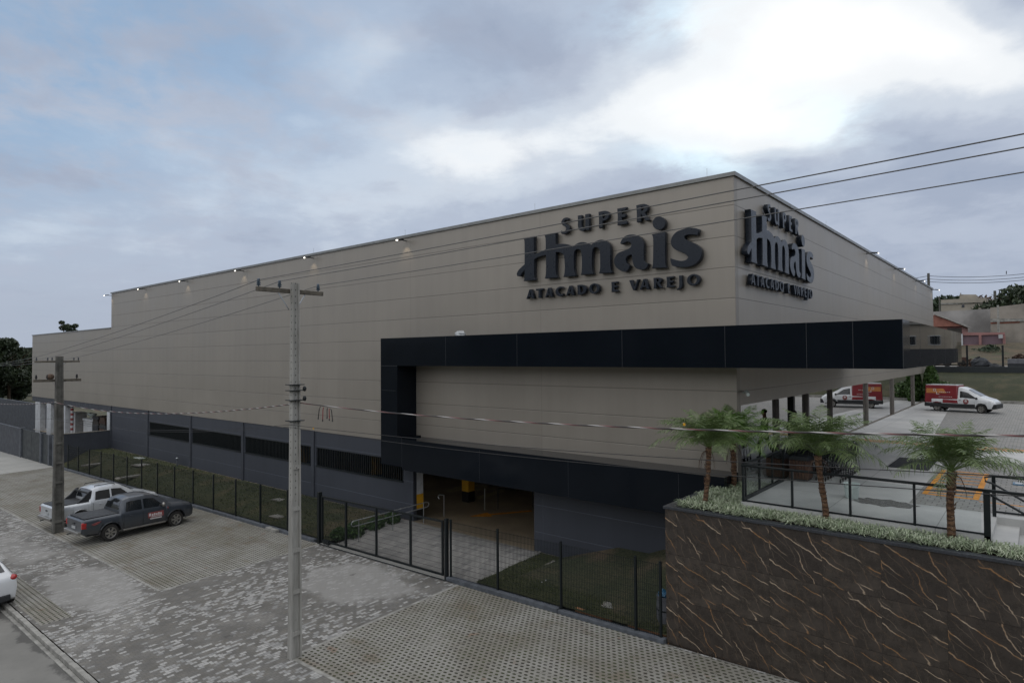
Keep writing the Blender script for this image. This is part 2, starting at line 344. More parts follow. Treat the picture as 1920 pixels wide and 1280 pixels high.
def concrete(name, c1, c2, joint=None, rough=.85):
    m = M_(name); a = m.noise(.6, 6, .62); b = m.noise(3.5, 6, .65)
    c = m.mix(m.ramp(a, .3, .7), c1, c2); c = m.mix(m.ramp(b, .6, .85, 0, .35), c, tuple(x*.55 for x in c1))
    if joint:
        p = m.sepx(); jj = None
        for ax, per, off in joint:
            f = m.ramp(m.math('ABSOLUTE', m.math('SUBTRACT', m.math('FRACT', m.math('DIVIDE', m.math('SUBTRACT', p[ax], off), per)), .5)), .5-.012/per, .5-.004/per)
            jj = f if jj is None else m.math('MAXIMUM', jj, f)
        c = m.mix(m.math('MULTIPLY', jj, .6), c, (.06, .06, .055))
    m.bump(m.noise(25, 4), .15, .01)
    return m.done(c, rough)
def road_mat():
    m = M_('road_surface'); p = m.sepx(); a = m.noise(.5, 6, .62); b = m.noise(6, 5, .65)
    c = m.mix(m.ramp(a, .3, .7), (.155, .152, .14), (.205, .20, .185)); c = m.mix(m.ramp(b, .55, .8, 0, .4), c, (.11, .105, .095))
    d = m.math('ADD', p[1], m.math('MULTIPLY', m.math('SUBTRACT', m.noise(1.1, 6, .65), .5), 1.3)); c = m.mix(m.ramp(d, 4.98, 5.14, 0, .7), c, (.045, .043, .040))
    m.bump(m.noise(30, 4), .2, .01); return m.done(c, .85)
MAT['road'] = road_mat()
MAT['drive'] = concrete('concrete_drive', (.30, .30, .28), (.36, .355, .335), [(0, 5, 0), (1, 4, .3)])
MAT['deck'] = concrete('deck_concrete', (.38, .385, .38), (.50, .50, .485), [(0, 2.2, .4), (1, 4.5, .3)], .6)
MAT['garage_floor'] = concrete('garage_floor', (.22, .175, .12), (.32, .26, .18), None, .40)
def deck_pavers():
    m = M_('grey_block_paving'); p = m.sepx(); br = m.n('ShaderNodeTexBrick'); m.L.new(m.comb(p[0], p[1], 0.), br.inputs['Vector'])
    for k, x in (('Scale', 1.), ('Mortar Size', .012), ('Brick Width', .24), ('Row Height', .22)): br.inputs[k].default_value = x
    br.inputs['Color1'].default_value = (.20, .205, .20, 1); br.inputs['Color2'].default_value = (.29, .285, .275, 1); br.inputs['Mortar'].default_value = (.08, .08, .075, 1)
    c = m.mix(m.ramp(m.noise(.8, 5), .35, .7, 0, .5), br.outputs['Color'], (.26, .25, .23)); return m.done(c, .85)
MAT['deck_pavers'] = deck_pavers()
def ramp_pavers():
    m = M_('ramp_pavers'); p = m.sepx(); br = m.n('ShaderNodeTexBrick'); m.L.new(m.comb(p[1], p[0], 0.), br.inputs['Vector'])
    for k, x in (('Scale', 1.), ('Mortar Size', .006), ('Brick Width', .42), ('Row Height', .21)): br.inputs[k].default_value = x
    br.inputs['Color1'].default_value = (.12, .12, .125, 1); br.inputs['Color2'].default_value = (.36, .35, .33, 1); br.inputs['Mortar'].default_value = (.09, .085, .075, 1)
    c = m.mix(m.ramp(m.noise(.9, 5), .3, .6, .85, .45), br.outputs['Color'], (.33, .32, .30)); return m.done(c, .85)
MAT['ramp_pavers'] = ramp_pavers()
def grass(name, a, b, c_=None):
    m = M_(name); x = m.noise(.7, 6, .65); y = m.noise(14, 5, .7)
    c = m.mix(m.ramp(x, .35, .68), a, b); c = m.mix(m.ramp(y, .35, .7), c, tuple(v*.45 for v in a))
    if c_: c = m.mix(m.ramp(m.noise(.35, 5, .6), .52, .68), c, c_)
    m.bump(y, .9, .05); return m.done(c, .95)
MAT['lawn'] = grass('lawn_turf', (.040, .050, .018), (.080, .082, .034), (.085, .070, .035))
MAT['bank'] = grass('bank_grass', (.032, .040, .013), (.058, .060, .022), (.065, .058, .028))
MAT['weeds'] = grass('dry_weeds', (.060, .052, .026), (.145, .098, .055), (.045, .055, .022))
MAT['terrain'] = grass('terrain_scrub', (.04, .05, .022), (.085, .075, .04), (.12, .085, .055))
MAT['hill'] = grass('wooded_hill', (.020, .030, .016), (.035, .045, .022))
def leafm(name, a, b, rough=.5, vs=2.):
    m = M_(name); r = m.n('ShaderNodeObjectInfo').outputs['Random']; g = m.n('ShaderNodeNewGeometry').outputs['Random Per Island']
    c = m.mix(g, a, b); c = m.mix(m.ramp(m.noise(vs, 3), .3, .7, 0, .5), c, tuple(v*.6 for v in a))
    m.b.inputs['Transmission Weight'].default_value = 0; return m.done(c, rough)
MAT['palm_leaf'] = leafm('palm_leaflet', (.075, .130, .034), (.17, .225, .085), .42)
MAT['palm_leaf_bright'] = leafm('fresh_palm_leaflet', (.075, .17, .022), (.16, .27, .06), .42)
MAT['cover_leaf'] = leafm('variegated_blade', (.22, .29, .16), (.58, .62, .47), .5, 4)
MAT['turf_blade'] = leafm('turf_blade', (.038, .055, .014), (.09, .105, .035), .7, 1.)
MAT['tree_leaf'] = leafm('tree_foliage', (.018, .032, .014), (.045, .065, .025), .6, .4)
MAT['tree_leaf_far'] = leafm('far_foliage', (.022, .042, .022), (.05, .075, .035), .7, .3)
MAT['shrub_leaf'] = leafm('shrub_foliage', (.03, .07, .012), (.075, .14, .03), .5, 3)
MAT['brown_leaf'] = leafm('dry_foliage', (.07, .04, .03), (.12, .08, .05), .7, .3)
def palm_bark():
    m = M_('palm_bark'); p = m.obj(); z = m.sepx(p)[2]; r = m.math('SINE', m.math('ADD', m.math('MULTIPLY', z, 60.), m.math('MULTIPLY', m.noise(9, 4, .6, p), 14.)))
    c = m.mix(m.ramp(r, -.9, .9), (.085, .045, .026), (.17, .095, .052)); c = m.mix(m.ramp(m.noise(20, 4, .6, p), .55, .75), c, (.26, .20, .14)); m.bump(r, .8, .02); return m.done(c, .9)
MAT['palm_bark'] = palm_bark()
def marble():
    """dark brown marble-look tiles; light rust veins run down to the right, straight and in two slopes"""
    m = M_('veined_brown_marble'); p = m.sepx(); TW, TH = 1.14, 1.14
    u0 = m.math('DIVIDE', m.math('SUBTRACT', p[0], -7.57+.34), TW); iu = m.math('FLOOR', u0); fu = m.math('FRACT', u0)
    v0 = m.math('DIVIDE', m.math('SUBTRACT', p[2], 3.33), TH); iv = m.math('FLOOR', v0); fv = m.math('FRACT', v0)
    wn_ = m.n('ShaderNodeTexWhiteNoise', noise_dimensions='2D'); m.L.new(m.comb(iu, iv), wn_.inputs['Vector'])
    kind = m.math('FLOOR', m.math('MULTIPLY', wn_.outputs[0], 3.0))            # three printed tile faces, as real tiles repeat
    x, z = m.math('MULTIPLY', fu, TW), m.math('MULTIPLY', fv, TH)
    loc = m.comb(m.math('ADD', x, m.math('MULTIPLY', kind, 3.1)), m.math('MULTIPLY', kind, 7.3), z)
    wob = m.math('SUBTRACT', m.noise(2.3, 3, .5, loc), .5); wob2 = m.math('SUBTRACT', m.noise(2.6, 3, .55, m.scale(loc, (1.0, 1., -1.))), .5)
    veins = None
    for slope, per, off, wd, amp, wb, thr, st in ((-.47, .40, .13, .015, .26, wob, .465, 1.0), (-1.75, .95, .37, .024, .55, wob2, .485, .85), (-.62, .31, .21, .006, .30, wob, .5, .4), (-2.3, .52, .3, .010, .5, wob2, .52, .3)):
        d = m.math('ADD', m.math('SUBTRACT', z, m.math('MULTIPLY', x, slope)), m.math('MULTIPLY', wb, amp))
        d = m.math('ADD', d, m.math('MULTIPLY', kind, off))
        f = m.math('ABSOLUTE', m.math('SUBTRACT', m.math('FRACT', m.math('DIVIDE', d, per)), .5))
        idn = m.math('FLOOR', m.math('DIVIDE', d, per))
        ln = m.ramp(f, .0, wd/per*1.3, 1, 0)
        gate_ = m.ramp(m.noise(1.25, 1, .5, m.comb(m.math('ADD', x, m.math('MULTIPLY', idn, 5.7)), m.math('MULTIPLY', kind, 3.3), slope)), thr, thr+.05)
        a = m.math('MULTIPLY', m.math('MULTIPLY', ln, gate_), st)
        veins = a if veins is None else m.math('MAXIMUM', veins, a)
    ch = m.noise(2.2, 7, .7, loc); ch2 = m.noise(7, 6, .7, loc)
    base = m.mix(m.ramp(ch, .3, .72), (.034, .029, .025), (.080, .066, .055)); base = m.mix(m.ramp(ch2, .5, .74, 0, .75), base, (.105, .080, .060))
    tone = m.mix(m.ramp(wn_.outputs[0], 0, 1, 0, .6), base, (.034, .028, .025))
    vc = m.mix(m.ramp(m.noise(2.2, 3), .4, .6), (.30, .165, .075), (.46, .36, .26))
    c = m.mix(veins, tone, vc)
    jx = m.ramp(m.math('ABSOLUTE', m.math('SUBTRACT', fu, .5)), .4965, .4985); jz = m.ramp(m.math('ABSOLUTE', m.math('SUBTRACT', fv, .5)), .493, .497)
    c = m.mix(m.math('MULTIPLY', m.math('MAXIMUM', jx, jz), .7), c, (.012, .010, .009))
    m.b.inputs['IOR'].default_value = 1.45
    return m.done(c, m.ramp(ch, .3, .7, .22, .34))
MAT['marble'] = marble()
def pole_holes():
    m = M_('pole_with_holes'); p = m.obj(); s_ = m.sepx(p)
    fz = m.math('SUBTRACT', m.math('FRACT', m.math('DIVIDE', s_[2], .17)), .5)
    dx = m.math('DIVIDE', s_[1], .018); r = m.math('SQRT', m.math('ADD', m.math('POWER', dx, 2.), m.math('POWER', m.math('DIVIDE', fz, .14), 2.)))
    up = m.ramp(s_[2], 3.9, 4.1)
    hole = m.math('MULTIPLY', m.ramp(r, .8, 1.1, 1, 0), up)
    dx2 = m.math('DIVIDE', m.math('ADD', s_[0], .0), .018); r2 = m.math('SQRT', m.math('ADD', m.math('POWER', dx2, 2.), m.math('POWER', m.math('DIVIDE', fz, .14), 2.)))
    hole = m.math('MAXIMUM', hole, m.math('MULTIPLY', m.ramp(r2, .8, 1.1, 1, 0), up))
    c = m.mix(m.ramp(m.noise(1.6, 6, .65, m.scale(p, (3, 3, .5))), .3, .7), (.24, .235, .215), (.38, .375, .35)); c = m.mix(m.ramp(m.noise(9, 5, .7, p), .6, .8, 0, .5), c, (.14, .13, .11))
    c = m.mix(m.math('MULTIPLY', hole, .75), c, (.05, .05, .048)); return m.done(c, .9)
MAT['pole_holes'] = pole_holes()
def twist(): 
    m = M_('twisted_cable'); p = m.sepx(); a = m.math('ADD', m.math('MULTIPLY', p[0], 2*pi/1.15), m.math('MULTIPLY', p[2], 90.))
    s_ = m.math('SINE', a); c = m.mix(m.ramp(s_, .1, .3), (.38, .37, .36), (.035, .03, .03)); c = m.mix(m.ramp(m.math('SINE', m.math('ADD', a, 2.2)), .6, .75), c, (.16, .06, .06)); return m.done(c, .6)
MAT['twist'] = twist()

# ---------------------------------------------------------------- mesh helpers
class MB:
    def __init__(s): s.v = []; s.f = []
    def add(s, vs, fs):
        b = len(s.v); s.v += [tuple(v) for v in vs]; s.f += [tuple(i+b for i in f) for f in fs]; return s
    def box(s, x0, x1, y0, y1, z0, z1):
        return s.add([(x0, y0, z0), (x1, y0, z0), (x1, y1, z0), (x0, y1, z0), (x0, y0, z1), (x1, y0, z1), (x1, y1, z1), (x0, y1, z1)],
                     [(0, 3, 2, 1), (4, 5, 6, 7), (0, 1, 5, 4), (1, 2, 6, 5), (2, 3, 7, 6), (3, 0, 4, 7)])
    def hexa(s, bot, top):
        return s.add(list(bot)+list(top), [(0, 3, 2, 1), (4, 5, 6, 7), (0, 1, 5, 4), (1, 2, 6, 5), (2, 3, 7, 6), (3, 0, 4, 7)])
    def bar(s, a, b, r, n=4, r2=None, cap=True):
        a, b = Vector(a), Vector(b); r2 = r if r2 is None else r2
        d = (b-a).normalized(); u = d.orthogonal().normalized() if abs(d.z) < .99 else Vector((1, 0, 0)); u = (u - d*u.dot(d)).normalized()
        if abs(d.z) < .99: u = d.cross(Vector((0, 0, 1))).normalized()
        v = d.cross(u); vs = []
        for c, rr in ((a, r), (b, r2)):
            for i in range(n):
                t = 2*pi*(i+.5)/n; vs.append(c + u*cos(t)*rr + v*sin(t)*rr)
        fs = [(i, (i+1) % n, n+(i+1) % n, n+i) for i in range(n)]
        if cap: fs += [tuple(range(n-1, -1, -1)), tuple(range(n, 2*n))]
        return s.add(vs, fs)
    def tube(s, pts, r, n=6):
        pts = [Vector(p) for p in pts]; k = len(pts); vs = []
        for i, p in enumerate(pts):
            d = (pts[min(i+1, k-1)]-pts[max(i-1, 0)]).normalized(); ref = Vector((0, 0, 1)) if abs(d.z) < .95 else Vector((1, 0, 0))
            u = d.cross(ref).normalized(); v = u.cross(d); rr = r[i] if isinstance(r, (list, tuple)) else r
            for j in range(n):
                t = 2*pi*j/n; vs.append(p+u*cos(t)*rr+v*sin(t)*rr)
        fs = [(i*n+j, i*n+(j+1) % n, (i+1)*n+(j+1) % n, (i+1)*n+j) for i in range(k-1) for j in range(n)]
        fs += [tuple(range(n-1, -1, -1)), tuple(range((k-1)*n, k*n))]
        return s.add(vs, fs)
    def quad(s, a, b, c, d): return s.add([a, b, c, d], [(0, 1, 2, 3)])
    def lathe(s, prof, n=16, c=(0, 0, 0), axis='z', cap=True):
        vs = []
        for r, h in prof:
            for j in range(n):
                t = 2*pi*j/n
                vs.append((c[0]+r*cos(t), c[1]+r*sin(t), c[2]+h) if axis == 'z' else (c[0]+r*cos(t), c[1]+h, c[2]+r*sin(t)))
        k = len(prof); fs = [(i*n+j, i*n+(j+1) % n, (i+1)*n+(j+1) % n, (i+1)*n+j) for i in range(k-1) for j in range(n)]
        if cap: fs += [tuple(range(n-1, -1, -1)), tuple(range((k-1)*n, k*n))]
        return s.add(vs, fs)
    def ell(s, c, r, n=10, k=6):
        prof = [(max(.001, sin(pi*i/k)), -cos(pi*i/k)) for i in range(k+1)]
        b = len(s.v); s.lathe(prof, n)
        for i in range(b, len(s.v)):
            x, y, z = s.v[i]; s.v[i] = (c[0]+x*r[0], c[1]+y*r[1], c[2]+z*r[2])
        return s
    def prism(s, poly, a, b, axis='y'):
        """poly in (u, z); extruded from a to b along axis"""
        n = len(poly); f = (lambda u, z, t: (u, t, z)) if axis == 'y' else (lambda u, z, t: (t, u, z))
        vs = [f(u, z, a) for u, z in poly]+[f(u, z, b) for u, z in poly]
        fs = [tuple(range(n)), tuple(range(2*n-1, n-1, -1))]+[(i, (i+1) % n, n+(i+1) % n, n+i) for i in range(n)]
        return s.add(vs, fs)
    def build(s, name, m, parent=None, smooth=False, bevel=0., normals=True):
        me = bpy.data.meshes.new(name); me.from_pydata(s.v, [], s.f)
        if normals:
            bm = bmesh.new(); bm.from_mesh(me); bmesh.ops.recalc_face_normals(bm, faces=bm.faces)
            if bevel:
                bmesh.ops.bevel(bm, geom=[e for e in bm.edges if e.calc_face_angle(0) > .5], offset=bevel, segments=2, affect='EDGES', profile=.5)
            bm.to_mesh(me); bm.free()
        me.materials.append(MAT[m] if isinstance(m, str) else m)
        if smooth:
            me.polygons.foreach_set('use_smooth', [True]*len(me.polygons))
            me.set_sharp_from_angle(angle=rad(38))
        o = bpy.data.objects.new(name, me); col.objects.link(o)
        if parent is not None: attach(o, parent)
        return o
def attach(o, parent):
    o.parent = parent; o.matrix_parent_inverse = world_of(parent).inverted() if parent.get('_w') else Matrix()
def world_of(e):
    m = Matrix.LocRotScale(e.location, e.rotation_euler, e.scale)
    return m
def tag(o, label=None, cat=None, group=None, kind=None):
    if label: o['label'] = label
    if cat: o['category'] = cat
    if group: o['group'] = group
    if kind: o['kind'] = kind
    return o
def thing(name, label, cat, loc=(0, 0, 0), rz=0., group=None, world=True):
    """Empty at the base of a thing. world=True: its parts are modelled in world coordinates"""
    o = bpy.data.objects.new(name, None); col.objects.link(o); o.location = loc; o.rotation_euler = (0, 0, rz); o.empty_display_size = .3
    if world: o['_w'] = 1
    return tag(o, label, cat, group)
def copy_thing(t, loc, rz, label):
    def cp(o, par):
        c = o.copy(); col.objects.link(c)
        if par: c.parent = par
        for ch in [x for x in bpy.data.objects if x.parent == o]: cp(ch, c)
        return c
    c = cp(t, None); c.location = loc; c.rotation_euler = (0, 0, rz); c['label'] = label; return c
def struct(mb, name, m, **k): return tag(mb.build(name, m, **k), kind='structure')
def zs(x, y=YFE): return 7.3*(-.015+.0185*1.1)+.0185*x-.023*(YFE-y)     # street falls to the left and toward the road

# ================================================================= SETTING
def sheet(name, m, x0, x1, y0, y1, dz, nx=2):
    mb = MB(); xs = [x0+(x1-x0)*i/nx for i in range(nx+1)]
    for a, b in zip(xs, xs[1:]):
        mb.quad((a, y0, zs(a, y0)+dz), (b, y0, zs(b, y0)+dz), (b, y1, zs(b, y1)+dz), (a, y1, zs(a, y1)+dz))
    return struct(mb, name, m)
# terrain to the horizon
mb = MB(); gx = [-2500, -1200, -600, -300, -180, -120, -95]+list(range(-90, 61, 5))+[75, 100, 150, 300, 600, 1200, 2500]
gy = [-2500, -1200, -500, -250, -160, -100, -70, -50, -30, -15, -6, 0, 5, 10, 15, 20, 30, 40, 50, 56, 59, 62, 66, 70, 72, 78, 84, 90, 96, 104, 112, 120, 135, 150, 180, 250, 400, 800, 1500, 2500]
def sm(a, b, t): t = min(1, max(0, (t-a)/(b-a))); return t*t*(3-2*t)
def terrain(x, y):
    base = zs(max(-90, min(30, x)), max(-4, min(15, y)))-.28
    back = 3.45
    back += sm(59, 67, y)*1.9 + sm(74, 96, y)*2.6+sm(96, 130, y)*2.4
    wx = sm(-12, -7.5, x)*sm(16, 19, y)+sm(62, 70, y)*sm(-60, -12, x)*(1-sm(-12, -7.5, x))
    h = base+(back-base)*min(1, wx)
    if x > -7.5 and 15.5 < y < 58: h = min(h, 3.3)
    h += sm(90, 300, -y)*22+sm(60, 160, -y)*5
    return h
for y in gy:
    for x in gx: mb.v.append((x, y, terrain(x, y)))
nx = len(gx)
for j in range(len(gy)-1):
    for i in range(nx-1):
        a = j*nx+i; mb.f.append((a, a+1, a+nx+1, a+nx))
struct(mb, 'ground', 'terrain', smooth=True)
sheet('road', 'road', -90, 40, -4.5, 5.19, -.12)
sheet('pavement', 'pavers', -72.6, 40, 5.46, 15.1, 0, 6)
sheet('parking_bay', 'hole_pavers', -59.2, -23.05, 8.92, 15.02, .006)
sheet('parking_bay', 'hole_pavers', -14.9, 40, 8.98, 15.02, .006)
sheet('parking_strip', 'hole_pavers', -58, -23.0, 5.56, 6.36, .006)
sheet('concrete_driveway', 'drive', -72.5, -59.2, 5.5, 15.1, .006)
sheet('far_footpath', 'drive', -110, -72.6, 5.5, 15.1, .0)
sheet('far_pavement', 'pavers', -90, 40, -8, -4.5, .02)
# precast kerb and gutter blocks
mb = MB(); x = -75.
while x < 30:
    z = zs(x+.48, 5.3); j = random.uniform(-.006, .006)
    mb.box(x+.006, x+.954, 5.30+j, 5.43+j, z-.3, z+.014)
    mb.box(x+.006, x+.954, 5.19, 5.295, z-.3, z-.10+j)
    x += .96
struct(mb, 'road_kerb', 'kerb_stone', bevel=.012)
# paver edge beams round the bays
mb = MB()
for (x0, x1, y0, y1) in ((-59.2, -23.05, 8.82, 8.915), (-14.9, 40, 8.88, 8.975)):
    mb.hexa([(x0, y0, zs(x0, y0)-.1), (x1, y0, zs(x1, y0)-.1), (x1, y1, zs(x1, y0)-.1), (x0, y1, zs(x0, y0)-.1)], [(x0, y0, zs(x0, y0)+.012), (x1, y0, zs(x1, y0)+.012), (x1, y1, zs(x1, y0)+.012), (x0, y1, zs(x0, y0)+.012)])
for x0 in (-23.04, -15.0):
    mb.hexa([(x0, 8.98, zs(x0, 8.98)-.1), (x0+.1, 8.98, zs(x0, 8.98)-.1), (x0+.1, 15, zs(x0)-.1), (x0, 15, zs(x0)-.1)], [(x0, 8.98, zs(x0, 8.98)+.012), (x0+.1, 8.98, zs(x0, 8.98)+.012), (x0+.1, 15, zs(x0)+.012), (x0, 15, zs(x0)+.012)])
struct(mb, 'paving_edge', 'kerb_stone')
# concrete threshold under the sliding gate
mb = MB(); mb.hexa([(-23.2, 15.03, zs(-23.2)-.1), (-15.2, 15.03, zs(-15.2)-.1), (-15.2, 15.3, zs(-15.2)-.1), (-23.2, 15.3, zs(-23.2)-.1)],
                   [(-23.2, 15.03, zs(-23.2)+.02), (-15.2, 15.03, zs(-15.2)+.02), (-15.2, 15.3, zs(-15.2)+.02), (-23.2, 15.3, zs(-23.2)+.02)])
struct(mb, 'gate_threshold', 'drive')
# lawns (rise from the kerb to the foot of the store)
def lawn_z(x, y): t = sm(15.25, 17.6, y); return (zs(x)+.17)*(1-t)+0.0*t if x < -7 else 0
def lawn(name, x0, x1):
    mb = MB(); n = int((x1-x0)/.8)+1; m_ = 8
    for j in range(m_+1):
        for i in range(n+1):
            x = x0+(x1-x0)*i/n; y = 15.2+(Y0-15.2)*j/m_; mb.v.append((x, y, lawn_z(x, y)+(random.uniform(-.02, .02) if 0 < j < m_ else 0)))
    for j in range(m_):
        for i in range(n):
            a = j*(n+1)+i; mb.f.append((a, a+1, a+n+2, a+n+1))
    struct(mb, name, 'lawn', smooth=True)
    g = MB(); cnt = int((x1-x0)*3.6*(330 if x0 > -20 else 60))
    for _ in range(cnt):
        x = random.uniform(x0, x1); y = random.uniform(15.28, Y0-.02); z = lawn_z(x, y)-.01; a = random.uniform(0, 2*pi); h = random.uniform(.04, .10); wd = random.uniform(.006, .013)*(1 if x0 > -20 else 2.2)
        dx, dy = cos(a)*wd, sin(a)*wd; l = random.uniform(-.03, .03), random.uniform(-.03, .03)
        g.add([(x-dx, y-dy, z), (x+dx, y+dy, z), (x+l[0], y+l[1], z+h)], [(0, 1, 2)])
    tag(g.build('turf_grass', 'turf_blade', normals=False), 'short turf blades on the lawn strip below the store wall', 'grass', kind='stuff')
lawn('lawn', -58.9, -22.5); lawn('lawn', -14.35, -7.55)
# ramp between gate and garage
mb = MB(); n = 8
for j in range(n):
    ya, yb = 15.3+(Y0+.3-15.3)*j/n, 15.3+(Y0+.3-15.3)*(j+1)/n
    f = lambda x, y: (zs(x)+.01)*(1-sm(15.3, 18.2, y))+.0
    mb.quad((-22.5, ya, f(-22.5, ya)), (-14.5, ya, f(-14.5, ya)), (-14.5, yb, f(-14.5, yb)), (-22.5, yb, f(-22.5, yb)))
struct(mb, 'entrance_ramp', 'ramp_pavers')
mb = MB(); mb.hexa([(-14.5, 15.3, -.5), (-14.38, 15.3, -.5), (-14.38, Y0-.01, -.5), (-14.5, Y0-.01, -.5)], [(-14.5, 15.3, -.13), (-14.38, 15.3, -.13), (-14.38, Y0-.01, .05), (-14.5, Y0-.01, .05)])
struct(mb, 'ramp_kerb', 'kerb_stone')
# distant hills, and nearer unseen ridges added to darken reflections
def hill(name, pts, depth, m):
    mb = MB(); k = len(pts)
    for (x, y, z) in pts: mb.v.append((x, y, z))
    for (x, y, z) in pts: mb.v.append((x, y, -12))
    for (x, y, z) in pts:
        d = Vector((x, y, 0)).normalized()*depth; mb.v.append((x+d.x, y+d.y, z*.9)); 
    for (x, y, z) in pts:
        d = Vector((x, y, 0)).normalized()*depth; mb.v.append((x+d.x, y+d.y, -12))
    for i in range(k-1):
        mb.f += [(k+i, k+i+1, i+1, i), (i, i+1, 2*k+i+1, 2*k+i), (2*k+i, 2*k+i+1, 3*k+i+1, 3*k+i)]
    mb.f += [(0, 2*k, 3*k, k), (k-1, 2*k-1, 4*k-1, 3*k-1)]
    struct(mb, name, m)
rr = random.Random(3)
hill('hills', [(900*sin(a), 900*cos(a), 16+9*sin(a*9)+5*rr.random()) for a in [-1.75+.05*i for i in range(36)]], 200, 'hill')
hill('hills', [(120*sin(a), 120*cos(a), 25+4*sin(a*5)+3*rr.random()) for a in [2.2+.06*i for i in range(32)]], 60, 'hill')  # unseen ridge behind the camera, added so the black panels reflect dark
hill('hills', [(150*sin(a), 150*cos(a), 19+4*sin(a*5)+3*rr.random()) for a in [1.25+.06*i for i in range(14)]], 60, 'hill')

# ================================================================= STORE BUILDING
B = thing('store_building', 'long beige-clad wholesale store with dark slate base and black canopy frame', 'building', (-40, 40, 0))
ZT, ZB = 12.73, 3.46
mb = MB()
mb.box(-58.8, XC, Y0, Y0+.25, ZB, ZT)                       # long front wall, tall part
mb.build('wall', 'beige', B)
MB().box(-81.9, -58.803, Y0, Y0+.25, ZB, 9.83).build('wall', 'beige', B)
MB().box(XC-.25, XC, Y0+.253, 64.2, 5.76, ZT).build('wall', 'beige_side', B)
MB().box(-81.9, -81.65, Y0+.253, 64, ZB, 9.83).build('wall', 'beige_side', B)
MB().box(-81.6, XC-.3, 63.9, 64.2, 0, 9.8).build('wall', 'slate_plain', B)
MB().box(-59.05, -58.8, Y0+.253, 64, 9.0, ZT).build('wall', 'beige_side', B)
MB().box(-58.5, XC-.3, 63.9, 64.2, 9.8, ZT).build('wall', 'slate_plain', B)
mb = MB(); mb.box(-58.7, XC-.26, Y0+.26, 63.8, ZT-.5, ZT-.35); mb.box(-81.6, -59.06, Y0+.26, 63.8, 9.2, 9.35); rf = mb.build('roof', 'roof', B)
# metal flashing along the parapets
mb = MB(); mb.box(-58.86, XC+.06, Y0-.06, Y0+.31, ZT+.003, ZT+.06); mb.box(XC-.31, XC+.06, Y0+.313, 64.3, ZT+.003, ZT+.06)
mb.box(-58.86, XC+.063, Y0-.063, Y0-.06, ZT-.06, ZT+.06); mb.box(XC+.06, XC+.063, Y0-.06, 64.3, ZT-.06, ZT+.06)
mb.box(-81.96, -58.9, Y0-.06, Y0+.31, 9.833, 9.91)
mb.build('roof_flashing', 'flash', B)
for (x, y) in ((-7.9, 19.0), (-14.7, 19.0), (-29.6, 19.0), (-22.2, 19.0), (-43, 19.0), (-7.12, 30), (-7.12, 44)): MB().bar((x, y, ZT+.1), (x, y, ZT+.38), .006).build('lightning_rod', 'steel', B)
# slate base wall of the garage with long openings
ops = [(-50.9, -44.2), (-43.75, -37.1), (-36.6, -29.65), (-29.13, -22.22)]
xs_ = [-58.78]
segs = []; prev = -58.78
for a, b in ops: segs.append((prev, a, 0, ZB-.003)); segs.append((a, b, 0, 1.68)); segs.append((a, b, 2.62, ZB-.003)); prev = b
segs.append((prev, -21.55, -.3, ZB-.003)); segs.append((-14.75, XC-.02, -.3, 2.5))
mb = MB()
for i, (a, b, z0, z1) in enumerate(segs[:-1]): mb.box(a+.001, b-.001, Y0+.03, Y0+.22, z0 if z0 else -1.2, z1)
mb.build('base_wall', 'slate', B)
a, b, z0, z1 = segs[-1]; MB().box(a, b, Y0+.03, Y0+.22, z0, z1).build('base_wall', 'slate', B)
MB().box(-21.54, XC-.02, Y0+.03, Y0+.22, 2.505, ZB-.003).build('lintel', 'slate_plain', B)
for a in (-58.8, -51.2, -43.97, -36.85, -29.4): MB().box(a-.12, a+.12, Y0-.03, Y0+.027, -1.2, ZB-.01).build('pilaster', 'slate_plain', B)
for a, b in ops:                                           # louvred openings
    f = MB(); f.box(a, b, Y0-.01, Y0+.06, 1.64, 1.70); f.box(a, b, Y0+.02, Y0+.09, 2.60, 2.64)
    lo = f.build('louvre_opening', 'dark_metal', B)
    s_ = MB(); x = a+.08; st = .15
    while x < b-.03: s_.box(x, x+.035, Y0+.04, Y0+.10, 1.70, 2.60); x += st
    s_.build('slats', 'dark_metal', lo)
# garage interior
mb = MB(); mb.quad((-81.5, Y0-.0, .004), (-7.1, Y0-.0, .004), (-7.1, 63.8, .004), (-81.5, 63.8, .004)); mb.build('garage_floor', 'garage_floor', B)
mb = MB(); mb.box(-81.5, -7.3, Y0+.3, 63.8, 3.3, 3.45); mb.build('garage_ceiling', 'garage_ceiling', B)
MB().box(-7.25, -7.02, Y0+.23, 63.8, 0, 3.25).build('garage_end_wall', 'garage_wall', B)
for i in range(7):
    x = -22.35-7.33*i
    for y in ((23.2, 31.) if i < 5 else (31.,)):
        c = MB().box(x-.22, x+.22, y-.22, y+.22, 1.95, 3.3).build('garage_column', 'white_paint' if y > 25 else 'yellow', B)
        MB().box(x-.225, x+.225, y-.225, y+.225, .53, 1.95).build('yellow_band', 'yellow', c)
        MB().box(x-.23, x+.23, y-.23, y+.23, .004, .53).build('black_band', 'blackpaint', c)
c = MB().box(-21.95, -21.56, Y0+.24, Y0+.62, 1.15, 3.3).build('garage_column', 'white_paint', B)
MB().box(-21.955, -21.555, Y0+.235, Y0+.625, .5, 1.15).build('yellow_band', 'yellow', c); MB().box(-21.96, -21.55, Y0+.23, Y0+.63, .004, .5).build('black_band', 'blackpaint', c)
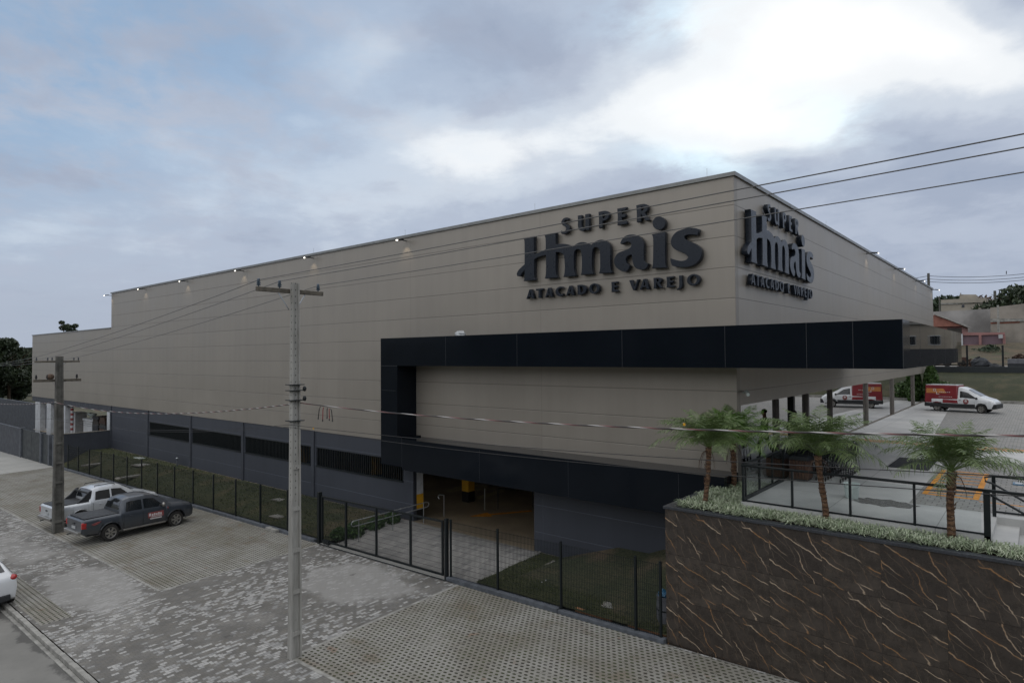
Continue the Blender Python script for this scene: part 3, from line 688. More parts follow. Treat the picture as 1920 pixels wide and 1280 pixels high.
# painted floor markings inside
mb = MB(); a = Vector((-20.2, 21.0, .012)); b = Vector((-18.6, 23.6, .012)); d = (b-a).normalized(); q = Vector((-d.y, d.x, 0))
t0 = a+d*1.0; mb.add([a, t0+q*.42, t0+q*.13, b+q*.13, b-q*.13, t0-q*.13, t0-q*.42], [(0, 1, 2, 3, 4, 5, 6)]); mb.build('arrow_marking', 'orange', B)
mb = MB(); a = Vector((-15.3, 21.9, .012)); mb.add([a+Vector((-.9, -.6, 0)), a+Vector((.6, -.3, 0)), a+Vector((1.2, 1.0, 0)), a+Vector((.0, .7, 0))], [(0, 1, 2, 3)]); mb.build('arrow_marking', 'orange', B)
mb = MB()
for poly in ([(836, 919), (868, 912), (876, 915), (846, 923)], [(848, 914), (866, 910), (872, 912), (855, 917)], [(891, 908), (922, 910), (912, 914), (889, 912)], [(889, 915), (934, 914), (926, 917), (889, 920)], [(893, 931), (940, 917), (950, 919), (900, 935)]):
    mb.add([onZ(x_, y_, .012) for x_, y_ in poly], [(0, 1, 2, 3)])
mb.build('hatched_marking', 'cream_paint', B)
# white posts of the open bay at the far end
for x0, x1 in ((-80.7, -79.0), (-76.7, -75.3), (-71.6, -70.8), (-59.75, -58.82)):
    MB().box(x0, x1, Y0+.03, Y0+.5, -1.2, 2.93).build('bay_post', 'white_paint', B)
MB().box(-81.9, -58.79, Y0+.04, Y0+.3, 2.935, ZB-.003).build('bay_lintel', 'slate_plain', B)
MB().box(-81.5, -59.2, 27, 27.2, 0, 3.29).build('bay_back_wall', 'slate_dark', B)
mb = MB()
for x in (-78, -73.2, -68.5, -64, -61.5): mb.box(x, x+.45, 26.7, 26.99, 0, 3.29)
mb.build('bay_inner_post', 'white_paint', B)
# black canopy frame
K = MB()
K.box(-22.40, -2.56, YFR, Y0-.002, 6.92, 8.12)              # top beam past the corner
K.build('canopy_front', 'black_panel', B)
K = MB(); K.box(XC+.004, -2.56, Y0, 32.3, 6.92, 8.12); K.build('canopy_side', 'black_gloss', B)
MB().box(-22.40, -21.29, YFR, Y0-.002, 3.86, 6.917).build('frame_jamb', 'black_panel', B)
K = MB(); K.box(-22.40, -21.0, YFR, Y0-.002, 2.62, 3.857); K.box(-20.997, XC, YFR, Y0-.002, 2.5, 3.80); K.build('frame_sill_beam', 'black_panel', B)
mb = MB()
for x in (-10.26, -6.92, -4.74, -3.64, -14.6, -18.3): mb.box(x-.006, x+.006, YFR-.003, YFR-.0005, 6.925, 8.118)
mb.box(-22.4, -21.3, YFR-.003, YFR-.0005, 6.91, 6.925)
for z in (5.84, 4.9): mb.box(-22.3, -21.4, YFR-.003, YFR-.0005, z, z+.01)
mb.box(-21.0, -20.99, YFR-.003, YFR-.0005, 2.6, 3.85); 
for x in (-16.5, -12.4, -8.4): mb.box(x, x+.008, YFR-.003, YFR-.0005, 2.52, 3.75)
mb.box(-2.566, -2.553, YFR-.004, YFR+.006, 6.92, 8.12)
for y in (20.6, 23.6, 26.4, 29.3): mb.box(-2.557, -2.5555, y, y+.012, 6.93, 8.11)
mb.build('panel_seams', 'joint', B)
tag([o for o in bpy.data.objects if o.name == 'panel_seams'][0], kind='stuff')
# storefront under the overhang
MB().box(XC-.12, XC-.02, Y0+.3, 24, 3.3, 3.6).build('storefront_plinth', 'beige_trim', B)
ys_ = [Y0+.3]+[onX(px, 770, XC).y for px in (1458, 1487, 1514, 1559, 1626, 1675, 1714)]+[64.0]
for a, b in zip(ys_, ys_[1:]):
    MB().box(XC-.10, XC-.06, a, b-.001, 3.6, 5.76).build('storefront_pane', 'store_glass', B)
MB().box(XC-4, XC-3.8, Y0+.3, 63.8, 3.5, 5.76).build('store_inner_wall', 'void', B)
MB().quad((-11, Y0+.3, 3.59), (XC-.02, Y0+.3, 3.59), (XC-.02, 63.8, 3.59), (-11, 63.8, 3.59)).build('store_floor', 'garage_floor', B)
for y in ys_[1:-1]:
    w_ = .03 if y < 23.5 or 28 < y < 32 else .09
    MB().box(XC-.055, XC+.05, y-w_, y+w_, 3.59, 5.758).build('storefront_column', 'dark_metal' if y < 26 and w_ > .05 else 'column_shaded', B)
MB().box(XC-.3, XC-.002, Y0+.003, Y0+.3, 3.46, 5.757).build('corner_post', 'beige', B)

# ---------------------------------------------------------------- signs
def smooth_outline(pts, seg=5):
    """pts: (x, y) smooth or (x, y, 1) corner -> dense closed polyline (Catmull-Rom between)"""
    n = len(pts); out_ = []
    for i in range(n):
        p1, p2 = pts[i], pts[(i+1) % n]; p0 = pts[i-1]; p3 = pts[(i+2) % n]
        c1, c2 = len(p1) > 2, len(p2) > 2
        P0 = Vector(p0[:2]) if not c1 else Vector(p1[:2]); P1 = Vector(p1[:2]); P2 = Vector(p2[:2]); P3 = Vector(p3[:2]) if not c2 else Vector(p2[:2])
        if c1 and c2: out_.append(tuple(P1)); continue
        for k in range(seg):
            t = k/seg; out_.append(tuple(.5*((2*P1)+(P2-P0)*t+(2*P0-5*P1+4*P2-P3)*t*t+(3*P1-P0-3*P2+P3)*t**3)))
    return out_
YL = Y0-.23
def tr(pts, s, ox, oy):
    r = []
    for p in pts:
        w_ = onY(ox+p[0]/s, oy+p[1]/s, YL); r.append((w_[0], w_[2])+tuple(p[2:]))
    return r
hm = [(200,250,1),(400,214,1),(393,300),(393,420),(395,540,1),(480,512),(600,450,1),(602,350),(597,255),(577,192,1),(790,152,1),(785,250),(786,372,1),(850,352),(960,355),(1035,375),(1090,408,1),(1130,370),(1200,332),(1270,320),(1345,335),(1425,368,1),(1480,320),(1560,285),(1620,278),(1700,305),(1755,370),(1772,470),(1770,600),(1772,780),(1800,880,1),(1557,893,1),(1578,810),(1580,660),(1578,520),(1558,450),(1510,422),(1465,440),(1448,500),(1440,600),(1440,800),(1465,902,1),(1232,920,1),(1248,840),(1252,640),(1240,510),(1215,468),(1170,460),(1130,490),(1115,570),(1113,790),(1145,935,1),(918,956,1),(942,860),(942,680),(925,570),(890,530),(845,515),(788,512,1),(785,700),(788,880),(820,968,1),(582,985,1),(603,900),(607,700),(605,562,1),(500,588),(430,620),(400,645,1),(397,800),(398,940),(420,1012,1),(205,1030,1),(220,960),(222,835,1),(165,905),(148,945,1),(90,940,1),(82,890),(110,830),(165,772),(222,722,1),(222,450),(218,310)]
la = [(260,642,1),(285,578),(335,515),(410,480),(500,472),(590,495),(650,548),(688,620),(694,720),(692,880),(706,965),(775,995,1),(755,1060),(700,1108),(630,1112),(560,1092),(510,1040),(482,950),(468,842,1),(405,865),(368,920),(378,980),(412,1010),(442,1032,1),(420,1100),(372,1150,1),(300,1142),(225,1100),(168,1035),(150,960),(168,880),(220,812),(300,772),(400,738),(452,698),(464,655),(440,622),(385,612),(325,638),(290,655,1)]
li = [(825,470,1),(1075,425,1),(1078,520),(1080,980),(1108,1080,1),(828,1090,1),(850,1000),(856,600),(846,510)]
ls = [(1690,378,1),(1600,355),(1500,350),(1380,380),(1270,430),(1195,520),(1172,620),(1200,700),(1270,758),(1370,800),(1450,842),(1480,890),(1440,932),(1350,945),(1250,925),(1163,898,1),(1172,975),(1195,1040,1),(1300,1065),(1440,1070),(1570,1040),(1670,970),(1725,880),(1735,780),(1700,700),(1620,642),(1530,602),(1450,565),(1425,530),(1440,500),(1500,485),(1580,485),(1665,495,1)]
dot = [(962+118*cos(t), 272+125*sin(t)) for t in [2*pi*i/12 for i in range(12)]]
big = [('h', [tr(hm, 9.6, 960, 420)]), ('a', [tr(la, 9.6, 1135, 390)]), ('i', [tr(li, 9.6, 1135, 390), tr(dot, 9.6, 1135, 390)]), ('s', [tr(ls, 9.6, 1135, 390)])]
# unit glyphs, height 1
def ellp(cx_, cy_, rx, ry, n=14): return [(cx_+rx*cos(2*pi*i/n), cy_+ry*sin(2*pi*i/n)) for i in range(n)]
c1 = 1
GL = {
 'S': (.62, [[(.57,.80,c1),(.52,.98,c1),(.36,1.02),(.16,.96),(.04,.76),(.12,.56),(.30,.44),(.37,.32),(.30,.20),(.16,.20),(.02,.26,c1),(.02,.05,c1),(.18,-.02),(.42,.02),(.60,.18),(.62,.36),(.50,.54),(.32,.64),(.25,.74),(.32,.82),(.44,.82)]]),
 'U': (.72, [[(0,1,c1),(.26,1,c1),(.25,.5),(.27,.28),(.36,.2),(.45,.28),(.46,.5),(.45,1,c1),(.72,1,c1),(.71,.5),(.70,0,c1),(.50,0,c1),(.48,.07,c1),(.30,-.02),(.08,.1),(.01,.35),(.01,.6)]]),
 'P': (.66, [[(0,1,c1),(.34,1.01),(.56,.94),(.66,.74),(.60,.52),(.42,.40),(.27,.40,c1),(.27,0,c1),(.02,0,c1),(.03,.5,c1)], [(.26,.80,c1),(.34,.80),(.41,.70),(.35,.58),(.26,.57,c1)]]),
 'E': (.58, [[(0,1,c1),(.54,1,c1),(.50,.81,c1),(.27,.81,c1),(.27,.62,c1),(.48,.62,c1),(.48,.42,c1),(.27,.42,c1),(.27,.20,c1),(.52,.20,c1),(.58,0,c1),(.01,0,c1),(.03,.5,c1)]]),
 'R': (.76, [[(0,1,c1),(.36,1.01),(.58,.92),(.64,.74),(.58,.56),(.46,.48,c1),(.58,.22),(.76,.0,c1),(.50,0,c1),(.38,.18),(.27,.42,c1),(.27,0,c1),(.02,0,c1),(.03,.5,c1)], [(.26,.82,c1),(.34,.82),(.40,.73),(.34,.63),(.26,.62,c1)]]),
 'A': (.84, [[(0,0,c1),(.19,0,c1),(.25,.2,c1),(.52,.2,c1),(.56,0,c1),(.84,0,c1),(.56,1,c1),(.32,1,c1)], [(.31,.38,c1),(.49,.38,c1),(.40,.74,c1)]]),
 'T': (.74, [[(.24,0,c1),(.50,0,c1),(.49,.5),(.49,.8,c1),(.72,.78,c1),(.74,1,c1),(0,1,c1),(.02,.78,c1),(.25,.8,c1),(.25,.5)]]),
 'C': (.76, [[(.74,.76,c1),(.68,.97,c1),(.50,1.02),(.22,.95),(.02,.70),(.0,.42),(.12,.14),(.38,-.01),(.62,.02),(.76,.08,c1),(.74,.30,c1),(.60,.23),(.42,.25),(.30,.42),(.30,.62),(.42,.78),(.58,.80)]]),
 'D': (.80, [[(0,1,c1),(.34,1.01),(.62,.92),(.80,.66),(.80,.36),(.62,.08),(.34,-.01),(.02,0,c1),(.03,.5,c1)], [(.27,.80,c1),(.40,.76),(.51,.60),(.50,.36),(.38,.21),(.27,.20,c1)]]),
 'O': (.96, [ellp(.48, .5, .48, .52), ellp(.48, .5, .22, .33)]),
 'V': (.84, [[(0,1,c1),(.29,1,c1),(.36,.72),(.45,.34,c1),(.58,.8),(.62,1,c1),(.84,1,c1),(.70,.66),(.50,0,c1),(.32,0,c1),(.14,.55)]]),
 'J': (.42, [[(.16,1,c1),(.42,1,c1),(.41,.5),(.41,.1),(.32,-.14),(.14,-.26),(0,-.28,c1),(.02,-.14),(.12,-.06),(.16,.1),(.17,.5)]]),
}
def place(ch, x0, x1, z0, z1):
    wd, ols = GL[ch]; return (ch, [[(x0+(p[0]/wd)*(x1-x0), z0+p[1]*(z1-z0))+tuple(p[2:]) for p in ol] for ol in ols])
small = [place(c, a, b, 11.68, 12.26) for c, a, b in (('S', -13.26, -12.86), ('U', -12.52, -12.02), ('P', -11.66, -11.22), ('E', -10.92, -10.52), ('R', -10.20, -9.66))]
word = [('A',-14.88,-14.48),('T',-14.42,-14.08),('A',-14.0,-13.62),('C',-13.52,-13.16),('A',-13.06,-12.67),('D',-12.57,-12.18),('O',-12.08,-11.64),('E',-11.18,-10.90),('V',-10.50,-10.10),('A',-10.11,-9.73),('R',-9.61,-9.24),('E',-9.15,-8.86),('J',-8.80,-8.60),('O',-8.46,-8.02)]
small += [place(c, a, b, 9.44, 9.80) for c, a, b in word]
_gl_cache = {}
def letter(nm, outlines, half, place_fn, parent, bev):
    cu = bpy.data.curves.new('c', 'CURVE'); cu.dimensions = '2D'; cu.fill_mode = 'BOTH'; cu.extrude = half-bev; cu.bevel_depth = bev; cu.bevel_resolution = 1; cu.offset = -bev-.006
    for ol in outlines:
        pts = smooth_outline(ol); sp = cu.splines.new('POLY'); sp.points.add(len(pts)-1); sp.use_cyclic_u = True
        for i, (x, y) in enumerate(pts): sp.points[i].co = (x, y, 0, 1)
    tmp = bpy.data.objects.new('c', cu); col.objects.link(tmp); bpy.context.view_layer.update()
    me = bpy.data.meshes.new_from_object(tmp.evaluated_get(bpy.context.evaluated_depsgraph_get()))
    bpy.data.objects.remove(tmp)
    for v in me.vertices: v.co = place_fn(v.co)
    bm = bmesh.new(); bm.from_mesh(me); bmesh.ops.remove_doubles(bm, verts=bm.verts, dist=1e-5); bmesh.ops.recalc_face_normals(bm, faces=bm.faces); bm.to_mesh(me); bm.free()
    me.name = 'letter'; me.materials.clear(); me.materials.append(MAT['navy_letter'])
    o = bpy.data.objects.new('letter', me); col.objects.link(o); attach(o, parent); return o
SA = thing('store_sign', 'large dark raised-letter sign reading SUPER Hmais ATACADO E VAREJO on the long front wall', 'sign', (-11.5, Y0, 9.4))
SB = thing('store_sign', 'raised-letter SUPER Hmais sign on the short side wall right of the building corner', 'sign', (XC, 23.5, 9.4))
SHY = onX(1407, 393, XC+.23).y-tr([(200, 250)], 9.6, 960, 420)[0][0]
for nm, ols in big+small:
    bg_ = nm in 'hais' and nm.islower(); t = .19 if bg_ else .15
    # letters stand 4 cm off the wall
    letter(nm, ols, t/2, lambda c, t=t: Vector((c.x, Y0-.04-t/2-c.z, c.y)), SA, .012)
    letter(nm, ols, t/2, lambda c, t=t: Vector((XC+.04+t/2+c.z, c.x+SHY, c.y)), SB, .012)

# ---------------------------------------------------------------- floodlights on the parapet
FG = 'floodlights along the roof edge'
def flood(p, ax, lab):
    t = thing('floodlight', lab, 'floodlight', tuple(p), 0, FG)
    d = Vector((0, -1, 0)) if ax == 0 else Vector((1, 0, 0)); q = Vector((1, 0, 0)) if ax == 0 else Vector((0, 1, 0)); p = Vector(p); up = Vector((0, 0, 1))
    MB().bar(p, p+d*.34+up*.02, .022, 6).build('arm', 'dark_metal', t)
    a = p+d*.26+up*.03; b = p+d*.56
    h = MB(); h.hexa([a-q*.10-up*.03, a+q*.10-up*.03, b+q*.10-up*.045, b-q*.10-up*.045], [a-q*.10+up*.03, a+q*.10+up*.03, b+q*.10+up*.01, b-q*.10+up*.01]); h.build('housing', 'dark_metal', t)
    f = MB()
    f.bar(b-up*.03-q*.05, b-up*.03+q*.05, .022, 8); f.build('lens', 'lamp', t)
    ld = bpy.data.lights.new('floodlight_beam', 'SPOT'); ld.energy = 8; ld.spot_size = rad(80); ld.spot_blend = .6; ld.color = (1, .82, .58); ld.shadow_soft_size = .06
    lo = bpy.data.objects.new('floodlight_beam', ld); col.objects.link(lo); lo.location = b-up*.12-d*.2
    lo.rotation_euler = Vector((-d*(-.34)+up*1.0)).to_track_quat('Z', 'Y').to_euler() if False else (up*1.0+d*.55).to_track_quat('Z', 'Y').to_euler()
    attach(lo, t)
labs = ['lit floodlight at the far left end of the front parapet, above the roof step', 'second lit floodlight from the roof step on the front wall parapet', 'third lit floodlight from the roof step on the front wall parapet', 'lit floodlight on the front parapet just left of the near pole crossarm', 'lit floodlight on the front parapet, directly above the near utility pole', 'rightmost lit floodlight on the front parapet, between the utility pole and the store sign']
for x, lb in zip((-58.7, -51.6, -44.4, -36.7, -29.3, -21.9), labs): flood((x, Y0-.003, 12.52), 0, lb)
labs = ['lit floodlight on the side wall parapet nearest the building corner', 'second lit floodlight from the corner on the side wall parapet', 'third lit floodlight from the corner on the side wall parapet', 'lit floodlight at the far end of the side wall parapet, beside the distant pole']
for y, lb in zip((37.6, 45.8, 54.6, 63.2), labs): flood((XC+.003, y, 12.56), 1, lb)
# small things fixed on or lying on the store
t = thing('security_camera', 'small white security camera on the side wall just under the canopy at the corner', 'camera', (XC, Y0+.5, 6.1))
MB().bar((XC, Y0+.45, 6.15), (XC+.14, Y0+.42, 6.15), .02, 6).build('bracket', 'white_plastic', t); MB().bar((XC+.10, Y0+.50, 6.18), (XC+.26, Y0+.18, 6.10), .055, 8).build('housing', 'white_plastic', t)
def crumple(name, lab, cat, c, r, m, seed=1, flat=.6):
    rn = random.Random(seed); mb = MB(); mb.ell((0, 0, 0), (r, r*.8, r*flat), 9, 6)
    mb.v = [(c[0]+x*rn.uniform(.6, 1.25), c[1]+y*rn.uniform(.6, 1.25), c[2]+max(-r*flat*.3, z*rn.uniform(.6, 1.3))+r*flat*.3) for x, y, z in mb.v]
    return tag(mb.build(name, m), lab, cat)
crumple('plastic_bag', 'crumpled white plastic bag lying on top of the black canopy beam', 'bag', (-17.75, 18.0, 8.13), .28, 'bag', 4, .5)

# ================================================================= FENCES AND GATES
def fence_line(name, lab, xs_post, top_h, zfun, ztop=None, rightend=None):
    t = thing(name, lab, 'fence', (xs_post[0], YFE, zfun(xs_post[0])))
    for x in xs_post:
        z0 = zfun(x); MB().box(x-.03, x+.03, YFE-.03, YFE+.03, z0-.15, z0+top_h+.05).build('post', 'dark_metal', t)
    for a, b in zip(xs_post, xs_post[1:]):
        p = MB(); far = a < -30; st = .055 if not far else .11; x = a+.05
        za, zb = zfun(a), zfun(b); zm = (za+zb)/2
        while x < b-.03:
            zz = za+(zb-za)*(x-a)/(b-a); r = .0045 if not far else .006
            p.box(x-r, x+r, YFE-r, YFE+r, zz+.06, zz+top_h-.02); x += st
        for k in range(11):
            h = .1+(top_h-.15)*k/10; p.hexa([(a+.03, YFE-.003, za+h), (b-.03, YFE-.003, zb+h), (b-.03, YFE+.003, zb+h), (a+.03, YFE+.003, za+h)], [(a+.03, YFE-.003, za+h+.006), (b-.03, YFE-.003, zb+h+.006), (b-.03, YFE+.003, zb+h+.006), (a+.03, YFE+.003, za+h+.006)])
        p.build('mesh_panel', 'dark_metal', t, normals=False)
    return t
zf = lambda x: zs(x)+.22 if x < -20 else zs(x)+.13
fence_line('mesh_fence', 'long black welded mesh fence between the left lawn and the grass-paver parking bays', [-23.3-2.35*i for i in range(15)][::-1], 1.78, lambda x: zs(x)+.10)
fence_line('mesh_fence', 'short black welded mesh fence in front of the small lawn beside the marble wall', [-15.45, -13.34, -10.89, -8.45, -7.72], 1.98, lambda x: zs(x)+.02)
# kerbs that carry the fences, in stepped pieces
mb = MB(); x = -58.6
while x < -23.6:
    b = min(x+4.8, -23.45); z = zs((x+b)/2); mb.hexa([(x, 15.05, zs(x)-.2), (b-.02, 15.05, zs(b)-.2), (b-.02, 15.26, zs(b)-.2), (x, 15.26, zs(x)-.2)], [(x, 15.05, zs(x)+.13), (b-.02, 15.05, zs(b)+.12), (b-.02, 15.26, zs(b)+.12), (x, 15.26, zs(x)+.13)]); x = b
struct(mb, 'fence_kerb', 'kerb', bevel=.015)
mb = MB()
for a, b, h in ((-15.55, -10.95, .13), (-10.93, -7.58, .10)): mb.hexa([(a, 15.03, zs(a)-.2), (b, 15.03, zs(b)-.2), (b, 15.26, zs(b)-.2), (a, 15.26, zs(a)-.2)], [(a, 15.03, zs(a)+h), (b, 15.03, zs(b)+h), (b, 15.26, zs(b)+h), (a, 15.26, zs(a)+h)])
struct(mb, 'fence_kerb', 'kerb', bevel=.015)
# sliding vehicle gate
G = thing('sliding_gate', 'black mesh sliding gate with four framed bays across the paved store entrance', 'gate', (-19.5, YFE, -.3))
f = MB(); za, zb = zs(-22.9)+.1, zs(-15.75)+.1; top = 1.82; yg = YFE-.06
def gz(x): return za+(zb-za)*(x+22.9)/(7.15)
for h in (.02, top): f.hexa([(-22.9, yg-.03, gz(-22.9)+h), (-15.75, yg-.03, gz(-15.75)+h), (-15.75, yg+.03, gz(-15.75)+h), (-22.9, yg+.03, gz(-22.9)+h)], [(-22.9, yg-.03, gz(-22.9)+h+.06), (-15.75, yg-.03, gz(-15.75)+h+.06), (-15.75, yg+.03, gz(-15.75)+h+.06), (-22.9, yg+.03, gz(-22.9)+h+.06)])
for x in (-22.9, -21.27, -19.36, -17.42, -15.78): f.box(x-.035, x+.035, yg-.034, yg+.034, gz(x)+.02, gz(x)+top+.06)
f.build('frame', 'dark_metal', G)
xs4 = (-22.9, -21.27, -19.36, -17.42, -15.78)
for a, b in zip(xs4, xs4[1:]):
    p = MB(); x = a+.05
    while x < b-.03: p.box(x-.0045, x+.0045, yg-.0045, yg+.0045, gz(x)+.06, gz(x)+top); x += .055
    for k in range(1, 10): h = .05+top*k/10; p.hexa([(a, yg-.003, gz(a)+h), (b, yg-.003, gz(b)+h), (b, yg+.003, gz(b)+h), (a, yg+.003, gz(a)+h)], [(a, yg-.003, gz(a)+h+.006), (b, yg-.003, gz(b)+h+.006), (b, yg+.003, gz(b)+h+.006), (a, yg+.003, gz(a)+h+.006)])
    p.build('mesh_panel', 'dark_metal', G, normals=False)
f = MB(); f.box(-23.15, -23.03, YFE-.14, YFE+.02, gz(-23)-.1, gz(-23)+top+.2); f.build('guide_post', 'dark_metal', G)
f = MB(); f.box(-15.66, -15.56, YFE-.10, YFE+.02, gz(-15.6)-.1, gz(-15.6)+top+.14); f.build('guide_post', 'dark_metal', G)
f = MB(); f.bar((-23.0, 15.0, zs(-23)+.035), (-15.5, 15.0, zs(-15.5)+.035), .02, 6); f.box(-22.8, -22.4, yg-.05, yg+.05, gz(-22.6)-.03, gz(-22.6)+.12); f.build('track', 'dark_metal', G)
# stainless handrail beside the ramp
t = thing('handrail', 'double-bar stainless steel handrail sloping up beside the ramp shrubs', 'handrail', (-22.2, 17, -.2))
r = MB(); A0 = Vector((-21.7, 15.8, .62)); A1 = Vector((-20.95, 19.1, .90)); dn = Vector((0, 0, -.22)); dirr = (A1-A0).normalized()
loop = [A0, A1, A1+dirr*.09-Vector((0, 0, .04)), A1+dirr*.12+dn*.5, A1+dirr*.09+dn+Vector((0, 0, .04)), A1+dn, A0+dn, A0-dirr*.09+dn+Vector((0, 0, .04)), A0-dirr*.12+dn*.5, A0-dirr*.09-Vector((0, 0, .04)), A0]
r.tube(loop, .021, 8); r.build('rail', 'steel', t, smooth=True)
for y, zb_ in ((16.0, -.28), (17.5, -.10), (18.95, 0)):
    k = (y-15.8)/3.3; q = A0.lerp(A1, k); MB().bar((q.x, q.y, zb_), (q.x, q.y, q.z), .019, 8).build('post', 'steel', t)
for i, (x, y, lb) in enumerate(((-21.1, 20.3, 'slim steel post with a hooked top standing at the garage mouth'), (-20.5, 22.4, 'slim steel post standing in front of the black and yellow garage column'))):
    t = thing('steel_post', lb, 'post', (x, y, 0)); MB().bar((x, y, 0), (x, y, 1.0), .02, 8).build('shaft', 'steel', t)
    if i == 0: MB().tube([(x-.02, y, .98), (x-.2, y-.06, .98), (x-.28, y-.08, .92), (x-.30, y-.08, .86), (x-.25, y-.07, .8), (x-.2, y-.06, .8)], .018, 6).build('hook', 'steel', t)
t = thing('barrier_rail', 'short dark metal barrier rail inside the garage right of the column', 'rail', (-19.4, 23.6, 0))
r = MB(); r.bar((-20.1, 22.9, .95), (-19.0, 24.2, .95), .025, 6); r.build('bar', 'dark_metal', t)
for q in ((-20.1, 22.9), (-19.0, 24.2)): MB().bar((*q, 0), (*q, .95), .022, 6).build('post', 'dark_metal', t)

# ---------------------------------------------------------------- dark yard walls at the far left
t = thing('yard_wall', 'low dark grey yard wall running back from the fence to the store at the far left', 'wall', (-59, 17, 0)); MB().box(-59.1, -58.95, 15.2, Y0-.005, -1.3, 1.43).build('panel', 'slate_plain', t); MB().box(-59.13, -58.92, 15.17, Y0-.01, 1.433, 1.48).build('coping', 'cover', t)
t = thing('yard_gate', 'dark sheet-metal double gate between grey pillars at the end of the concrete driveway', 'gate', (-65.5, YFE, -1.2))
for a, b in ((-68.7, -65.9), (-65.85, -63.05)): MB().box(a, b, YFE-.03, YFE+.03, -1.25, 1.25).build('leaf', 'slate_dark', t)
for x in (-68.95, -62.85, -60.6, -59.4): MB().box(x-.2, x+.2, YFE-.14, YFE+.2, -1.5, 1.33).build('pillar', 'kerb', t)
MB().box(-62.6, -60.85, YFE-.03, YFE+.03, -1.2, 1.28).build('leaf', 'slate_dark', t)
tag(MB().box(-90, -69.2, YFE-.1, YFE+.1, -2, 1.25).build('boundary_wall', 'slate_plain'), 'grey rendered boundary wall left of the dark metal gate, at the picture edge', 'wall')
tag(MB().box(-120, -82.1, Y0+3, Y0+3.2, -2, 2.0).build('boundary_wall', 'slate_plain'), 'taller grey wall behind, left of the store end and under the dark trees', 'wall')
# goods in the open bay
def goods(nm, lab, cat, mbs):
    t = thing(nm, lab, cat, (mbs[0][1].v[0][0], mbs[0][1].v[0][1], 0))
    for pn, mb, m in mbs: mb.build(pn, m, t)
goods('storage_cabinet', 'pale upright cabinet inside the open bay left of the far pole', 'cabinet', [('body', MB().box(-75.2, -73.4, 20.4, 21.4, .0, 2.0), 'white_paint'), ('door', MB().box(-75.1, -74.35, 20.36, 20.397, .1, 1.9), 'white_plastic')])
goods('display_table', 'white slatted crate table under pale rounded lamps in the open bay', 'table', [('top', MB().box(-69.5, -66.6, 19.9, 21.2, 1.55, 1.75), 'white_paint'), ('front', MB().box(-69.4, -66.7, 19.95, 20.0, .5, 1.5), 'white_paint'), ('leg', MB().box(-69.4, -69.2, 21.0, 21.15, 0, 1.5), 'white_paint')])
for i, x in enumerate((-69.0, -68.2)): tag(MB().ell((x, 20.4, 2.12), (.36, .3, .16)).bar((x, 20.4, 1.75), (x, 20.4, 2.1), .04, 6).build('white_lamp_shade', 'white_plastic', smooth=True), ('left' if i == 0 else 'right')+' one of two pale rounded lamp shades on the slatted table in the open bay', 'lamp')
rn = random.Random(5)
for i, (x, m, z1, lb) in enumerate(((-66.0, 'trim', 2.05, 'tall dark stack of goods in the middle of the open bay'), (-64.2, 'brown_leaf', 2.0, 'brown heap of goods with pale sheet on top in the open bay'), (-62.2, 'red_item', 1.9, 'dull red pile of goods next to the right white post of the bay'))):
    t = thing('goods_stack', lb, 'stack', (x, 20.5, 0)); z = 0.
    while z < z1:
        h = rn.uniform(.2, .4); MB().box(x-.7+rn.uniform(-.15, .15), x+.7+rn.uniform(-.15, .15), 19.9, 21.1, z+.01, z+h).build('crate', (m, 'bin_wood', 'void', 'bag', 'trim')[rn.randrange(5)] if m != 'trim' else ('trim', 'void')[rn.randrange(2)], t); z += h
goods('metal_shelf', 'light metal shelf with small goods right of the dark stack in the open bay', 'shelf', [('shelf_board', MB().box(-65.3, -60.2, 21.6, 22.2, 1.5, 1.56), 'white_paint'), ('shelf_board', MB().box(-65.3, -60.2, 21.6, 22.2, 2.1, 2.16), 'white_paint'), ('upright', MB().box(-65.3, -65.2, 21.6, 22.2, 0, 2.5), 'white_paint'), ('upright', MB().box(-60.3, -60.2, 21.6, 22.2, 0, 2.5), 'white_paint')])
t = thing('striped_pole', 'red and white striped pole standing in the open bay behind the far utility pole', 'pole', (-70, 19.6, 0))
MB().bar((-70, 19.2, 0), (-70, 19.2, 2.9), .12, 8).build('shaft', 'white_paint', t)
for k in range(6): MB().bar((-70, 19.2, .2+k*.46), (-70, 19.2, .42+k*.46), .126, 8).build('stripe', 'red_item', t)

# ================================================================= LAWN THINGS
def slab(nm, lab, cat, c, sx, sy, rz, h=.05, m='cover'):
    z = c[2]; mb = MB().box(-sx/2, sx/2, -sy/2, sy/2, 0, h); o = mb.build(nm, m, bevel=.01); o.location = c; o.rotation_euler = (0, 0, rz); tag(o, lab, cat); 
    ring = MB().box(-sx*.36, sx*.36, -sy*.36, sy*.36, h+.001, h+.012).build('lid', 'kerb_stone', o, bevel=.004); return o
slab('inspection_cover', 'square concrete inspection cover on the small lawn, nearest the slate wall', 'cover', (-13.2, 18.1, -.03), .62, .62, .1)
slab('inspection_cover', 'round-edged concrete cover on the small lawn near the fence', 'cover', (-9.75, 16.1, -.03), .6, .55, .3)
slab('inspection_cover', 'concrete cover on the long lawn left of the near pole, close to the slate wall', 'cover', (-30.4, 17.5, -.06), .8, .5, .1)
slab('inspection_cover', 'concrete cover on the long lawn just left of the near pole, close to the fence', 'cover', (-28.0, 16.1, -.25), .8, .6, .1)
slab('inspection_cover', 'pale square cover with light rim on the long lawn behind the silver pickup', 'cover', (-48.0, 17.3, -.06), 1.2, .9, .1)
slab('inspection_cover', 'small white cover on the long lawn close to the slate wall below the first opening', 'cover', (-51.2, 18.3, -.02), .9, .4, .1, m='white_plastic')
slab('concrete_slab', 'long narrow concrete slab lying on the lawn behind the silver pickup', 'slab', (-45.8, 16.2, -.42), .5, 2.4, .05, .09)
